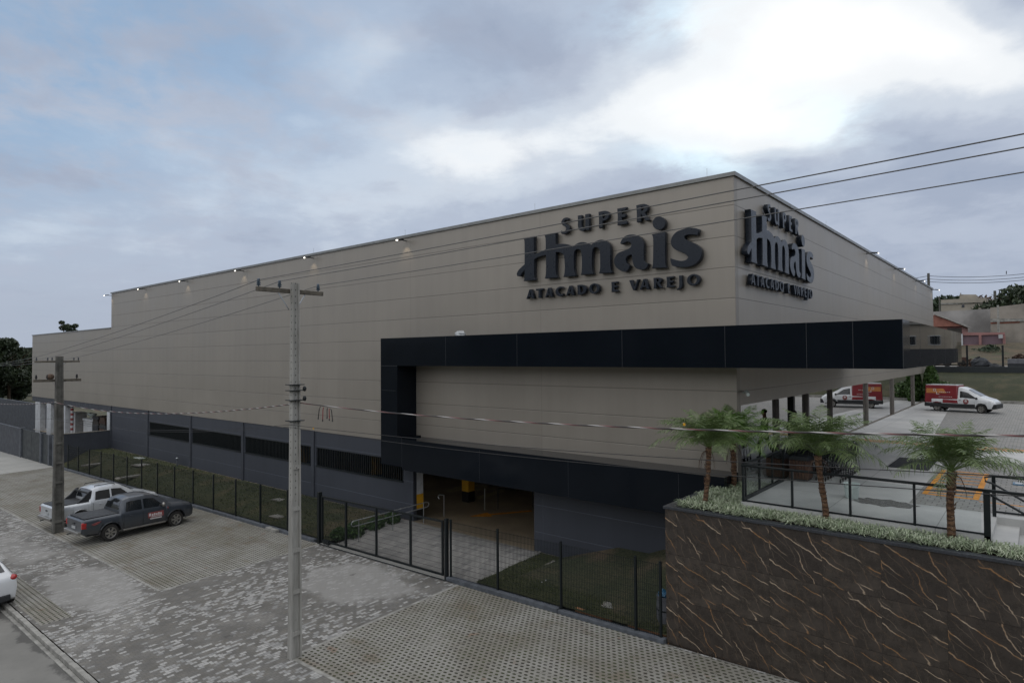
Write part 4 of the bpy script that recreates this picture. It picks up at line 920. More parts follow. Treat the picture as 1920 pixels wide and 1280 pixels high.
slab('concrete_slab', 'long narrow concrete slab on the lawn right of the far utility pole', 'slab', (-53.5, 16.4, -.45), .5, 2.2, .05, .09)
t = thing('tap_post', 'small grey standpipe on the long lawn against the slate wall', 'tap', (-45.2, 18.5, 0)); MB().bar((-45.2, 18.5, 0), (-45.2, 18.5, .5), .04, 6).build('pipe', 'kerb', t); MB().ell((-45.2, 18.5, .54), (.09, .09, .06)).build('cap', 'steel', t)
t = thing('downpipe', 'thin black pipe with a grey tap fixed to the corner of the marble wall', 'pipe', (-7.72, 16.0, 0)); MB().bar((-7.66, 16.3, -.1), (-7.66, 16.3, 2.5), .025, 8).build('pipe', 'dark_metal', t); MB().bar((-7.66, 16.3, 1.95), (-7.86, 16.2, 1.97), .03, 6).build('tap', 'steel', t)
t = thing('waste_barrel', 'dark grey barrel with blue bag and board inside, against the marble wall behind the fence', 'barrel', (-7.95, 15.85, 0))
MB().lathe([(.22, -.05), (.27, .12), (.28, .4), (.265, .75), (.27, .8), (.25, .8), (.24, .72)], 18, (-7.93, 15.95, 0)).build('drum', 'block_stack', t, smooth=True)
MB().lathe([(.285, .42), (.29, .44), (.285, .46)], 18, (-7.93, 15.95, 0)).build('hoop', 'dark_metal', t)
crumple('plastic_bag', 'blue and white plastic bag stuffed in the top of the barrel', 'bag', (-8.02, 15.9, .76), .17, 'blue_plastic', 9, .8)
o = MB().box(-.13, .13, -.02, .02, 0, .55).build('board', 'wood'); tag(o, 'pale board standing upright in the barrel by the marble wall', 'board'); o.location = (-7.83, 15.98, .55); o.rotation_euler = (.2, .15, .4)
for i, (a, b, lb) in enumerate((((-8.75, 15.9, 0), (-7.85, 16.4, .32), 'orange-brown plank leaning on the barrel'), ((-8.5, 16.25, 0), (-7.9, 16.5, .5), 'shorter brown plank behind the leaning one at the barrel'), ((-8.75, 15.32, -.02), (-7.65, 15.36, -.02), 'brown plank lying along the fence foot beside the marble wall'), ((-10.5, 15.36, -.03), (-9.3, 15.33, -.03), 'thin brown plank lying on the lawn edge behind the fence kerb'))):
    mb = MB().bar(a, b, .07, 4); tag(mb.build('plank', 'wood'), lb, 'plank')
crumple('litter_bag', 'white crumpled litter on the small lawn by the last fence bay', 'litter', (-9.3, 16.9, .01), .10, 'bag', 2, .5)
crumple('litter_bag', 'pale bottle-like litter in the middle of the small lawn', 'litter', (-11.7, 17.0, .01), .09, 'bag', 3, .5)
mb = MB()
for i in range(26):
    x, y = random.uniform(-12.6, -9), random.uniform(16.3, 18); mb.box(x, x+.03, y, y+.02, .02, .05)
tag(mb.build('litter_scraps', 'bag', normals=False), 'tiny pale scraps scattered over the small lawn', 'litter', kind='stuff')
tag(MB().box(-.45, .45, -.1, .1, 0, .12).build('kerb_piece', 'kerb_stone'), 'short pale kerb piece standing at the lawn edge near the gate', 'kerb').location = (-26.6, 15.0, zs(-26.6))

def leaf_cloud(mb, c, r, n, size, rn, hemi=False):
    for _ in range(n):
        while True:
            p = Vector((rn.uniform(-1, 1), rn.uniform(-1, 1), rn.uniform(-1, 1)))
            if .25 < p.length < 1: break
        p = p.normalized()*(p.length**.45)
        q = Vector((c[0]+p.x*r[0], c[1]+p.y*r[1], c[2]+p.z*r[2])); s = size*rn.uniform(.6, 1.4)
        a = Vector((rn.gauss(0, 1), rn.gauss(0, 1), rn.gauss(0, .7))).normalized(); b = a.orthogonal().normalized(); b.rotate(Matrix.Rotation(rn.uniform(0, 6.28), 3, a))
        cdir = a.cross(b)
        mb.add([q-b*s, q+cdir*s*.45, q+b*s, q-cdir*s*.45], [(0, 1, 2, 3)])
def shrub(nm, lab, c, r, n, size, m, seed=1, cat='shrub'):
    rn = random.Random(seed); t = thing(nm, lab, cat, (c[0], c[1], c[2]-r[2]))
    mb = MB(); k = 6
    for i in range(k):
        o = (c[0]+rn.uniform(-.5, .5)*r[0], c[1]+rn.uniform(-.5, .5)*r[1], c[2]+rn.uniform(-.3, .3)*r[2]); leaf_cloud(mb, o, tuple(v*rn.uniform(.5, .75) for v in r), n//k, size, rn)
    mb.build('foliage', m, t, normals=False)
    s_ = MB()
    for i in range(5): s_.bar((c[0], c[1], c[2]-r[2]), (c[0]+rn.uniform(-.6, .6)*r[0], c[1]+rn.uniform(-.6, .6)*r[1], c[2]+.2*r[2]), .015, 4)
    s_.build('stem', 'bark', t)
for i, (x, y, z, r, lb) in enumerate(((-22.7, 15.75, -.12, (.5, .45, .36), 'low dark green shrub right behind the gate end post'), (-22.5, 16.5, -.04, (.55, .5, .38), 'second shrub from the gate in the row beside the handrail'), (-22.35, 17.3, .05, (.5, .5, .38), 'middle shrub of the row beside the handrail'), (-22.3, 18.15, .16, (.45, .45, .42), 'bright green shrub at the slate wall end of the handrail row'))):
    shrub('ramp_shrub', lb, (x, y, z), r, 1500, .06, 'shrub_leaf', i+3)

# ================================================================= RETAINING WALL, PLANTER, DECK
XR = 14.
W = thing('marble_wall', 'tall retaining wall clad in dark brown marble tiles with rust-coloured veins', 'wall', (-3, YFE, 0))
MB().box(-7.56, XR, YFE, YFE+.14, -.6, 3.33).build('cladding', 'marble', W)
MB().box(-7.56, -7.42, YFE+.143, Y0-.01, -.6, 3.33).build('cladding', 'slate_plain', W)
mb = MB(); mb.box(-7.60, XR, YFE-.04, YFE+.17, 3.333, 3.40); mb.box(-7.60, -7.36, YFE+.173, Y0-.01, 3.333, 3.40); mb.build('coping', 'granite', W, bevel=.006)
mb = MB(); mb.box(-7.35, XR, YFE+.15, 16.0, 3.2, 3.37); mb.box(-7.35, -5.95, 16.0, Y0+.6, 3.2, 3.37)
struct(mb, 'planter_soil', 'soil')
# deck (with a notch for the stair on the right)
mb = MB()
mb.box(-5.9, -.85, 16.03, 58.2, 0, ZD); mb.box(-6.98, -5.9, 19.45, 58.2, 0, ZD); mb.box(-.85, 40, 18.05, 58.2, 0, ZD)
struct(mb, 'store_forecourt', 'deck')
mb = MB(); mb.box(-.85, -.45, 16.03, 18.05, 0, 3.43); mb.box(-.45, -.15, 16.03, 18.05, 0, 3.26); mb.box(-.15, .15, 16.03, 18.05, 0, 3.09); mb.box(.15, .45, 16.03, 18.05, 0, 2.92); mb.box(.45, XR, 16.03, 18.05, 0, 2.75)
struct(mb, 'stairs', 'deck')
mb = MB(); mb.quad((-2.6, 18.4, ZD+.004), (40, 18.4, ZD+.004), (40, 27.0, ZD+.004), (-2.6, 27.0, ZD+.004)); mb.quad((-3.6, 30.5, ZD+.004), (40, 30.5, ZD+.004), (40, 58.2, ZD+.004), (-5.2, 58.2, ZD+.004)); struct(mb, 'car_park', 'deck_pavers')
mb = MB()
for x0, x1, y0, y1 in ((-2.5, -2.38, 19.8, 24.2), (-1.42, -1.29, 19.8, 24.2), (-2.37, -1.43, 19.8, 19.92), (-2.37, -1.43, 24.08, 24.2)): mb.box(x0, x1, y0, y1, ZD+.004, ZD+.009)
for i in range(7): mb.add([(-2.37, 20.1+i*.56, ZD+.009), (-1.43, 20.3+i*.56, ZD+.009), (-1.43, 20.4+i*.56, ZD+.009), (-2.37, 20.2+i*.56, ZD+.009)], [(0, 1, 2, 3)])
mb.box(-1.27, 12, 19.6, 19.66, ZD+.004, ZD+.009)
struct(mb, 'parking_markings', 'orange')
mb = MB()
for k in range(3): mb.box(-6.3, 3, 30.2+k*.32, 30.33+k*.32, ZD+.002, ZD+.008)
struct(mb, 'tactile_strip', 'orange')
mb = MB(); mb.box(-12, 40, 58.2, 58.4, 3.3, 3.78); struct(mb, 'bank_kerb', 'kerb_stone')
tag(MB().box(-3.95, -2.82, 23.8, 26.2, ZD+.002, ZD+.018).build('door_mat', 'mat', bevel=.004), 'large black rubber mat lying on the forecourt concrete', 'mat')
# puddle stain on the forecourt
mb = MB(); n = 26; mb.add([(-3.1+.72*cos(2*pi*i/n)*(1+.13*sin(i*1.7)), 18.05+.42*sin(2*pi*i/n)*(1+.18*sin(i*2.3)), ZD+.004) for i in range(n)], [tuple(range(n))])
MAT['wet'] = plain('wet_concrete', (.12, .12, .115), .25); struct(mb, 'puddle', 'wet')
# glass railing
R_ = thing('glass_railing', 'black metal railing with glass panes along the forecourt edge behind the planter', 'railing', (-3.4, 16.08, ZD))
px_ = (-5.86, -4.68, -3.42, -2.17)
for x in px_: MB().box(x-.025, x+.025, 16.06, 16.11, 3.45, 4.47).build('post', 'dark_metal', R_)
MB().box(-.97, -.86, 16.03, 16.14, 3.4, 4.49).build('corner_post', 'dark_metal', R_)
MB().bar((-5.9, 16.085, 4.50), (XR, 16.085, 4.50), .032, 8).build('top_rail', 'dark_metal', R_, smooth=True)
mb = MB(); mb.box(-5.83, -.97, 16.07, 16.10, 3.60, 3.635); mb.build('bottom_rail', 'dark_metal', R_)
for a, b in zip(px_, px_[1:]+(-.98,)): MB().box(a+.035, b-.035, 16.083, 16.089, 3.66, 4.44).build('glass_pane', 'rail_glass', R_)
R2 = thing('glass_railing', 'short black glass railing running back from the planter corner to the storefront', 'railing', (-5.88, 17.7, ZD))
MB().bar((-5.88, 16.15, 4.50), (-5.88, 19.42, 4.50), .032, 8).build('top_rail', 'dark_metal', R2, smooth=True)
for y in (16.3, 17.35, 18.4, 19.4): MB().box(-5.905, -5.855, y-.025, y+.025, 3.5, 4.48).build('post', 'dark_metal', R2)
mb = MB(); mb.box(-5.9, -5.85, 16.16, 19.42, 3.593, 3.68); mb.build('bottom_rail', 'dark_metal', R2)
for a, b in ((16.34, 17.31), (17.39, 18.36), (18.44, 19.36)): MB().box(-5.884, -5.878, a, b, 3.7, 4.44).build('glass_pane', 'rail_glass', R2)
R3 = thing('stair_railing', 'black stair railing with sloping bars at the right edge behind the palm', 'railing', (-.88, 18.0, ZD))
MB().bar((-.98, 18.08, 4.50), (XR, 18.08, 4.50), .032, 8).build('top_rail', 'dark_metal', R3)
MB().box(-.93, -.86, 18.04, 18.11, 3.5, 4.5).build('post', 'dark_metal', R3); MB().box(-.87, 1.9, 18.07, 18.10, 3.68, 3.72).build('bottom_rail', 'dark_metal', R3)
MB().tube([(-.93, 17.98, 4.50), (-1.05, 17.98, 4.47), (-1.04, 17.98, 4.38), (-.9, 17.98, 4.34), (1.4, 17.98, 2.98)], .024, 6).build('handrail', 'dark_metal', R3)
MB().tube([(-.86, 16.2, 4.40), (1.6, 16.2, 3.0)], .024, 6).build('handrail', 'dark_metal', R3)
for x in (1.5, 4.5): MB().box(x, x+.05, 18.05, 18.1, 3.5, 4.5).build('post', 'dark_metal', R3)

# variegated ground cover in the planter
rn = random.Random(21); mb = MB()
def tuft(x, y, z, s, nb):
    for k in range(nb):
        a = rn.uniform(0, 2*pi); ln = s*rn.uniform(.75, 1.35); up = rn.uniform(.35, 1.); wd = .006+.004*rn.random()
        d = Vector((cos(a), sin(a), 0)); q = Vector((-d.y, d.x, 0))*wd; p0 = Vector((x, y, z)); p1 = p0+d*ln*.4*(1.2-up*.6)+Vector((0, 0, ln*.62*up)); p2 = p0+d*ln*(1.1-.5*up)+Vector((0, 0, ln*.50*up-.015))
        mb.add([p0-q, p0+q, p1+q*1.2, p1-q*1.2, p2], [(0, 1, 2, 3), (3, 2, 4)])
for _ in range(820):
    x = rn.uniform(-7.3, 3.5); y = rn.uniform(YFE+.2, 15.98); tuft(x, y, 3.37, .26, 20)
for _ in range(240):
    x = rn.uniform(-7.32, -5.98); y = rn.uniform(15.98, Y0+.4); tuft(x, y, 3.37, .26, 18)
tag(mb.build('ground_cover', 'cover_leaf', normals=False), 'pale green variegated grassy ground cover filling the planter on the marble wall', 'ground cover', kind='stuff')

# palms
def palm(c, h, lean, seed, lab, nf=30, fl=1.25, m='palm_leaf', bright=.3, tr_=.062):
    rn = random.Random(seed); t = thing('palm_tree', lab, 'palm', c, 0, 'young palms in the planter', world=False)
    pts = []; rs = []; k = 14
    for i in range(k+1):
        f = i/k; pts.append((lean[0]*f+.02*sin(f*5+seed), lean[1]*f, h*f)); rs.append(tr_*(1.35-.75*f if f < .3 else 1.12-.05*f)*(1+.08*(i % 2)) if f < .75 else tr_*(1.1+.9*(f-.75)*2))
    bb = MB().tube(pts, rs, 10)
    for i in range(46):
        f = rn.uniform(.35, 1.0); a = rn.uniform(0, 2*pi); r0 = tr_*1.0; p = Vector((lean[0]*f+r0*cos(a), lean[1]*f+r0*sin(a), h*f)); bb.bar(p, p+Vector((cos(a)*.035, sin(a)*.035, .075)), .014, 4, .004)
    bb.build('trunk', 'palm_bark', t, smooth=True)
    cr = MB(); st = MB(); top = Vector((lean[0], lean[1], h))
    for i in range(nf):
        a = i*2.39996+rn.uniform(-.2, .2); f = i/nf; el = 1.52-1.12*f+rn.uniform(-.1, .1); ln = fl*rn.uniform(.82, 1.1)*(.75+.35*f if f < .5 else 1.0)
        d = Vector((cos(a), sin(a), 0)); side = Vector((-d.y, d.x, 0)); p = top.copy(); e = el; ax = [p.copy()]; ns = 13; droop = .085+.045*f
        for s_ in range(ns):
            p = p+(d*cos(e)+Vector((0, 0, 1))*sin(e))*(ln/ns); e -= droop*(.4+1.3*s_/ns); ax.append(p.copy())
        st.tube(ax, [.011*(1-.85*j/ns) for j in range(ns+1)], 4)
        nl = 38
        for j in range(nl):
            u = .16+.84*(j+rn.random()*.6)/nl; u = min(u, .995); ii = min(ns-1, int(u*ns)); q = ax[ii].lerp(ax[ii+1], u*ns-ii); tan = (ax[ii+1]-ax[ii]).normalized(); nrm = side.cross(tan).normalized()
            L_ = (.25*sin(pi*min(1, .18+u*.88))**.7+.03)*fl/1.2
            for sg in (-1, 1):
                v = (side*sg*rn.uniform(.75, 1.0)+tan*rn.uniform(.5, .9)+nrm*rn.uniform(-.1, .55)).normalized(); m1 = q+v*L_*.55; tip = q+v*L_+Vector((0, 0, -L_*rn.uniform(.1, .35))); wv = tan*.0085
                cr.add([q-wv*.5, q+wv*.5, m1+wv, m1-wv, tip], [(0, 1, 2, 3), (3, 2, 4)])
    dd_ = MB()
    for i in range(4):
        a = rn.uniform(0, 2*pi); d = Vector((cos(a), sin(a), 0)); sd_ = Vector((-d.y, d.x, 0)); p = top-Vector((0, 0, .06)); ax = [p+d*.04, p+d*.16+Vector((0, 0, -.08)), p+d*.24+Vector((0, 0, -.28)), p+d*.27+Vector((0, 0, -.5))]
        dd_.tube(ax, [.012, .009, .006, .002], 4)
        for j in range(26):
            u = j/26*2.99; q = ax[int(u)].lerp(ax[int(u)+1], u-int(u)); sg = 1 if j % 2 else -1; tip = q+sd_*sg*rn.uniform(.03, .09)+Vector((0, 0, -rn.uniform(.08, .16))); dd_.add([q-Vector((0, 0, .006)), q+Vector((0, 0, .006)), tip], [(0, 1, 2)])
    dd_.build('dead_fronds', 'brown_leaf', t, normals=False)
    cr.build('fronds', m, t, normals=False); st.build('frond_ribs', m, t, normals=False)
palm((-6.72, 15.76, 3.36), 1.55, (.10, .02), 11, 'leftmost young palm, at the marble wall corner in front of the beige wall', 34, 1.6, 'palm_leaf', tr_=.05)
palm((-6.95, 18.3, 3.36), 1.35, (.02, .0), 12, 'bright green palm directly in front of the building corner edge', 40, 1.7, 'palm_leaf_bright')
palm((-3.92, 16.02, 3.36), 1.55, (-.14, .0), 13, 'third palm, in front of the shopping carts with fronds hanging to the right', 36, 1.8, 'palm_leaf', tr_=.055)
palm((-1.53, 15.9, 3.36), 1.5, (.06, .0), 14, 'rightmost young palm, in front of the orange hatched parking marking', 38, 1.6, 'palm_leaf', tr_=.062)

# ================================================================= SHOPPING CARTS, BINS, PERSON
def make_cart():
    t = thing('shopping_cart', 'black wire shopping cart', 'shopping cart', (0, 0, 0), 0, 'nested shopping carts on the forecourt', world=False)
    b = MB()                                                    # wire basket: front (-y) low, rear high; x is width
    def P(sx, fy, fz):   # fy 0 front .. 1 rear, fz 0 floor .. 1 rim
        wtop = .22+.06*fy; wbot = .17+.05*fy; wv = wbot+(wtop-wbot)*fz
        y = -.42+.84*fy-(.06*(1-fy) if False else 0); z = (.50+.03*(1-fy))*(1-fz)+(.90+.10*fy)*fz; return (sx*wv, y-(.05*fz if fy == 0 else 0), z)
    for fz in (0, .2, .4, .6, .8, 1):
        r = .007 if fz in (0, 1) else .0035
        for s in (-1, 1): b.bar(P(s, 0, fz), P(s, 1, fz), r, 4)
        b.bar(P(-1, 0, fz), P(1, 0, fz), r, 4)
    for k in range(11):
        f = k/10
        for s in (-1, 1): b.bar(P(s, f, 0), P(s, f, 1), .0032, 4)
        b.bar(P(-1, f, 0), P(1, f, 0), .0032, 4)
    for k in range(7): b.bar(P(-1+k/3, 0, 0), P(-1+k/3, 0, 1), .0032, 4); b.bar(P(-1+k/3, 0, 0), P(-1+k/3, 1, 0), .0032, 4)
    b.build('basket', 'dark_metal', t)
    f = MB()
    for s in (-1, 1):
        f.tube([(s*.20, -.36, .12), (s*.21, .30, .16), (s*.25, .40, .42), (s*.28, .47, 1.02)], .011, 5); f.bar((s*.2, -.34, .12), (s*.2, -.2, .5), .01, 4)
    f.bar((-.2, -.36, .12), (.2, -.36, .12), .01, 4); f.build('frame', 'dark_metal', t)
    MB().bar((-.29, .48, 1.03), (.29, .48, 1.03), .017, 6).build('handle', 'dark_metal', t)
    for x in (-.2, .2):
        for y in (-.34, .32): MB().lathe([(.05, -.014), (.058, -.008), (.058, .008), (.05, .014)], 10, (x, 0, y), 'z').build('wheel', 'rubber', t)
    for ch in t.children if hasattr(t, 'children') else []: pass
    return t
cart = make_cart()
for ch in [o for o in bpy.data.objects if o.parent == cart and o.name.startswith('wheel')]:
    for v in ch.data.vertices: x, y, z = v.co; v.co = (z_ if False else v.co)
# wheels: rebuild upright
wh = [o for o in bpy.data.objects if o.parent == cart and o.name.startswith('wheel')]
for o, (x, y) in zip(wh, ((-.2, -.34), (-.2, .32), (.2, -.34), (.2, .32))):
    mb = MB().lathe([(.05, -.014), (.058, -.008), (.058, .008), (.05, .014)], 10, (0, 0, 0), 'y')
    vs = [(x+b_, y+a_, .058+c_) for a_, b_, c_ in mb.v]; me = bpy.data.meshes.new('wheel'); me.from_pydata(vs, [], mb.f); me.materials.append(MAT['rubber']); o.data = me
rows = [(-6.0, 'left'), (-5.35, 'middle'), (-4.7, 'right')]; first = True; ordn = ['nearest', 'second', 'third', 'fourth', 'fifth', 'sixth', 'farthest']
for x, rn_ in rows:
    for k in range(7):
        lb = f'{ordn[k]} shopping cart in the {rn_} nested row beside the forecourt bins'
        if k in (1, 2, 3, 4, 5): lb = f'{ordn[k]} cart from the front of the {rn_} nested row of shopping carts'
        loc = (x, 20.35+k*.30, ZD+.0); rz = pi
        if first: cart.location = loc; cart.rotation_euler = (0, 0, rz); cart['label'] = lb; first = False
        else: copy_thing(cart, loc, rz, lb)
def wbin(x, y, lab):
    t = thing('litter_bin', lab, 'bin', (x, y, ZD), 0, 'wood-slat bins')
    mb = MB()
    for s in range(6):
        a = x-.25+s*.085; mb.box(a, a+.07, y-.26, y-.24, ZD+.08, ZD+.62); mb.box(a, a+.07, y+.24, y+.26, ZD+.08, ZD+.62)
        b = y-.235+s*.08; mb.box(x-.26, x-.24, b, b+.065, ZD+.08, ZD+.62); mb.box(x+.24, x+.26, b, b+.065, ZD+.08, ZD+.62)
    mb.build('slats', 'bin_wood', t); MB().box(x-.23, x+.23, y-.23, y+.23, ZD+.03, ZD+.6).build('liner', 'trim', t); mb = MB().hexa([(x-.29, y-.29, ZD+.625), (x+.29, y-.29, ZD+.625), (x+.29, y+.29, ZD+.625), (x-.29, y+.29, ZD+.625)], [(x-.22, y-.22, ZD+.72), (x+.22, y-.22, ZD+.72), (x+.22, y+.22, ZD+.72), (x-.22, y+.22, ZD+.72)]); mb.build('lid', 'dark_metal', t)
wbin(-6.15, 19.75, 'brown slatted litter bin nearer the storefront glass, behind the railing corner'); wbin(-5.5, 19.8, 'brown slatted litter bin right in front of the nested carts')
t = thing('bucket', 'pale white bucket standing on the forecourt behind the railing', 'bucket', (-3.82, 18.1, ZD)); MB().lathe([(.14, 0), (.145, .01), (.19, .36), (.2, .365), (.2, .38), (.18, .38), (.175, .34), (.13, .02)], 20, (-3.82, 18.15, ZD)).build('body', 'white_plastic', t, smooth=True)
MB().tube([(-3.82+.2*cos(a), 18.15-.05-.12*sin(a), ZD+.36-.1*sin(a)) for a in [pi*i/10 for i in range(11)]], .006, 5).build('handle', 'steel', t)
# person beside the carts
def person(c, rz):
    t = thing('person', 'person in a dark green top and dark trousers walking behind the shopping carts', 'person', c, rz, world=False)
    J = [((0, 0, .93), .125), ((0, .0, 1.12), .12), ((0, .02, 1.32), .15), ((0, .03, 1.44), .09), ((0, .02, 1.52), .055), ((0, .0, 1.62), .085), ((0, -.005, 1.70), .075),
         ((.10, 0, .88), .10), ((.14, -.16, .50), .062), ((.15, -.10, .10), .042), ((.15, -.24, .04), .036), ((-.10, 0, .88), .10), ((-.12, .14, .50), .062), ((-.13, .34, .14), .042), ((-.13, .24, .04), .036),
         ((.20, .03, 1.40), .062), ((.27, .06, 1.14), .045), ((.24, -.12, .98), .034), ((.235, -.19, .96), .03), ((-.20, .03, 1.40), .062), ((-.28, .0, 1.15), .045), ((-.24, -.2, 1.03), .034), ((-.235, -.27, 1.02), .03)]
    E_ = [(0, 1), (1, 2), (2, 3), (3, 4), (4, 5), (5, 6), (0, 7), (7, 8), (8, 9), (9, 10), (0, 11), (11, 12), (12, 13), (13, 14), (2, 15), (15, 16), (16, 17), (17, 18), (2, 19), (19, 20), (20, 21), (21, 22)]
    for base in (18, 22):
        bx, by, bz = J[base][0]
        for k, (dx, l) in enumerate(((-.028, .065), (-.01, .078), (.01, .074), (.026, .06))):
            J.append(((bx+dx, by-.035, bz-.005), .010)); J.append(((bx+dx*1.2, by-.035-l*.6, bz-.02), .009)); J.append(((bx+dx*1.2, by-.03-l*.8, bz-.045), .008)); n = len(J); E_ += [(base, n-3), (n-3, n-2), (n-2, n-1)]
        J.append(((bx-.04, by-.01, bz+.02), .011)); J.append(((bx-.05, by-.05, bz+.025), .009)); n = len(J); E_ += [(base, n-2), (n-2, n-1)]
    me = bpy.data.meshes.new('body'); me.from_pydata([j[0] for j in J], E_, []); o = bpy.data.objects.new('body', me); col.objects.link(o)
    mod = o.modifiers.new('s', 'SKIN'); 
    if not me.skin_vertices: 
        bm = bmesh.new(); bm.from_mesh(me); bm.verts.layers.skin.verify(); bm.to_mesh(me); bm.free()
    for i, j in enumerate(J): me.skin_vertices[0].data[i].radius = (j[1], j[1])
    me.skin_vertices[0].data[0].use_root = True
    o.modifiers.new('u', 'SUBSURF').levels = 2; bpy.context.view_layer.update()
    dg = bpy.context.evaluated_depsgraph_get(); m2 = bpy.data.meshes.new_from_object(o.evaluated_get(dg)); bpy.data.objects.remove(o)
    m2.materials.clear(); [m2.materials.append(MAT[k]) for k in ('skin', 'shirt', 'trousers', 'trim', 'hair')]
    for p in m2.polygons:
        z = p.center.z; x = abs(p.center.x); p.use_smooth = True
        hand = x > .19 and z < 1.06; p.material_index = 0 if (hand or z > 1.49) else (1 if z > .95 else (3 if z < .1 else 2))
    b = bpy.data.objects.new('body', m2); col.objects.link(b); attach(b, t)
    MB().ell((0, .015, 1.70), (.092, .1, .085), 14, 8).build('hair', 'hair', t, smooth=True)
    fc = MB().ell((0, -.088, 1.63), (.014, .02, .022), 8, 6).build('nose', 'skin', t, smooth=True)
    for s in (-1, 1): MB().ell((s*.03, -.076, 1.655), (.012, .008, .007), 8, 5).build('eye', 'hair', t); MB().ell((s*.083, .0, 1.64), (.012, .022, .032), 8, 5).build('ear', 'skin', t)
    MB().ell((0, -.079, 1.585), (.024, .008, .006), 8, 5).build('mouth', 'red_item', t)
person((-6.55, 22.9, ZD), .9)

# ================================================================= VEHICLES
def lerp_keys(keys, x):
    if x <= keys[0][0]: return keys[0][1:]
    for a, b in zip(keys, keys[1:]):
        if x <= b[0]:
            t = (x-a[0])/(b[0]-a[0]); return tuple(p+(q-p)*t for p, q in zip(a[1:], b[1:]))
    return keys[-1][1:]
def car_body(keys, arches, n=110):
    """x forward. keys: x, z bottom, z belt, z top, half width low, belt, top"""
    x0, x1 = keys[0][0], keys[-1][0]; st = sorted(set([round(x0+(x1-x0)*i/n, 4) for i in range(n+1)]+[k[0] for k in keys]+[round(a[0]+s*a[2]*f, 4) for a in arches for s in (-1, 1) for f in (.999, .95, .85)]))
    mb = MB(); K = None
    def sec(x):
        zb, zbelt, zr, wl, wb, wt = lerp_keys(keys, x); arch = 0; zc = zb
        for ax_, az, ar in arches:
            if abs(x-ax_) < ar: zc = max(zc, az+math.sqrt(ar*ar-(x-ax_)**2))
        flare = .02 if zc > zb else 0
        zlow = max(zc, zb+.05)
        mid = max(zlow+.02, zb+(zbelt-zb)*.55)
        return [(0, zc if zc < zb+.01 else zb+.2), (wl*.62, zb if zc < zb+.01 else max(zb+.2, zc*.8)), (wl*.66, zc), (wl-.01, zc), (wl+flare, zlow+.01), (wb+.015+flare, max(mid, zlow+.03)), (wb+.008+flare*.5, max(zbelt-.08, zlow+.06)), (wb-.02, zbelt),
                (wt+(wb-.02-wt)*.12, zbelt+(zr-zbelt)*.78), (wt-.03, zr-(zr-zbelt)*.08), (wt*.75, zr-.004*(1 if zr-zbelt < .1 else 4)), (0, zr)]
    k = len(sec(x0)); full = 2*k-2
    for x in st:
        h = sec(x); ring = [(x, y, z) for y, z in h]+[(x, -y, z) for y, z in h[-2:0:-1]]; mb.v += ring
    for i in range(len(st)-1):
        for j in range(full): a, b = i*full+j, i*full+(j+1) % full; mb.f.append((a, b, b+full, a+full))
    mb.f.append(tuple(range(full))); mb.f.append(tuple((len(st)-1)*full+j for j in range(full-1, -1, -1)))
    return mb, sec
def side_glass(sec, xb0, xb1, xt0, xt1, side, lo=.10, hi=.90):
    mb = MB(); n = 8
    def pt(x, f):
        s = sec(x); a, m_ = s[7], s[8]; g = a[1]+(m_[1]-a[1])*1.0
        y = a[0]+(m_[0]-a[0])*f; z = a[1]+(m_[1]-a[1])*f; return (x, side*(y+.012), z+.004)
    for i in range(n+1):
        f = i/n; mb.v.append(pt(xb0+(xb1-xb0)*f, lo)); mb.v.append(pt(xt0+(xt1-xt0)*f, hi))
    for i in range(n): mb.f.append((2*i, 2*i+2, 2*i+3, 2*i+1))
    k = len(mb.v); mb.v += [(x, y-side*.018, z) for x, y, z in mb.v[:k]]
    for i in range(n): mb.f.append((k+2*i, k+2*i+1, k+2*i+3, k+2*i+2))
    for i in range(n): mb.f += [(2*i, k+2*i, k+2*i+2, 2*i+2), (2*i+1, 2*i+3, k+2*i+3, k+2*i+1)]
    mb.f += [(0, 1, k+1, k), (2*n, k+2*n, k+2*n+1, 2*n+1)]
    return mb
def top_glass(sec, xa, xb, wf=.93):
    """windscreen or rear window: strip over the sloping top between xa and xb"""
    mb = MB(); n = 6
    for i in range(n+1):
        x = xa+(xb-xa)*i/n; s = sec(x); w1 = s[9][0]*wf
        d = .012
        mb.v += [(x, w1, s[9][1]+d+.01), (x, s[10][0]*.95, s[10][1]+d), (x, 0, s[11][1]+d), (x, -s[10][0]*.95, s[10][1]+d), (x, -w1, s[9][1]+d+.01)]
    for i in range(n):
        for j in range(4): a = i*5+j; mb.f.append((a, a+1, a+6, a+5))
    return mb
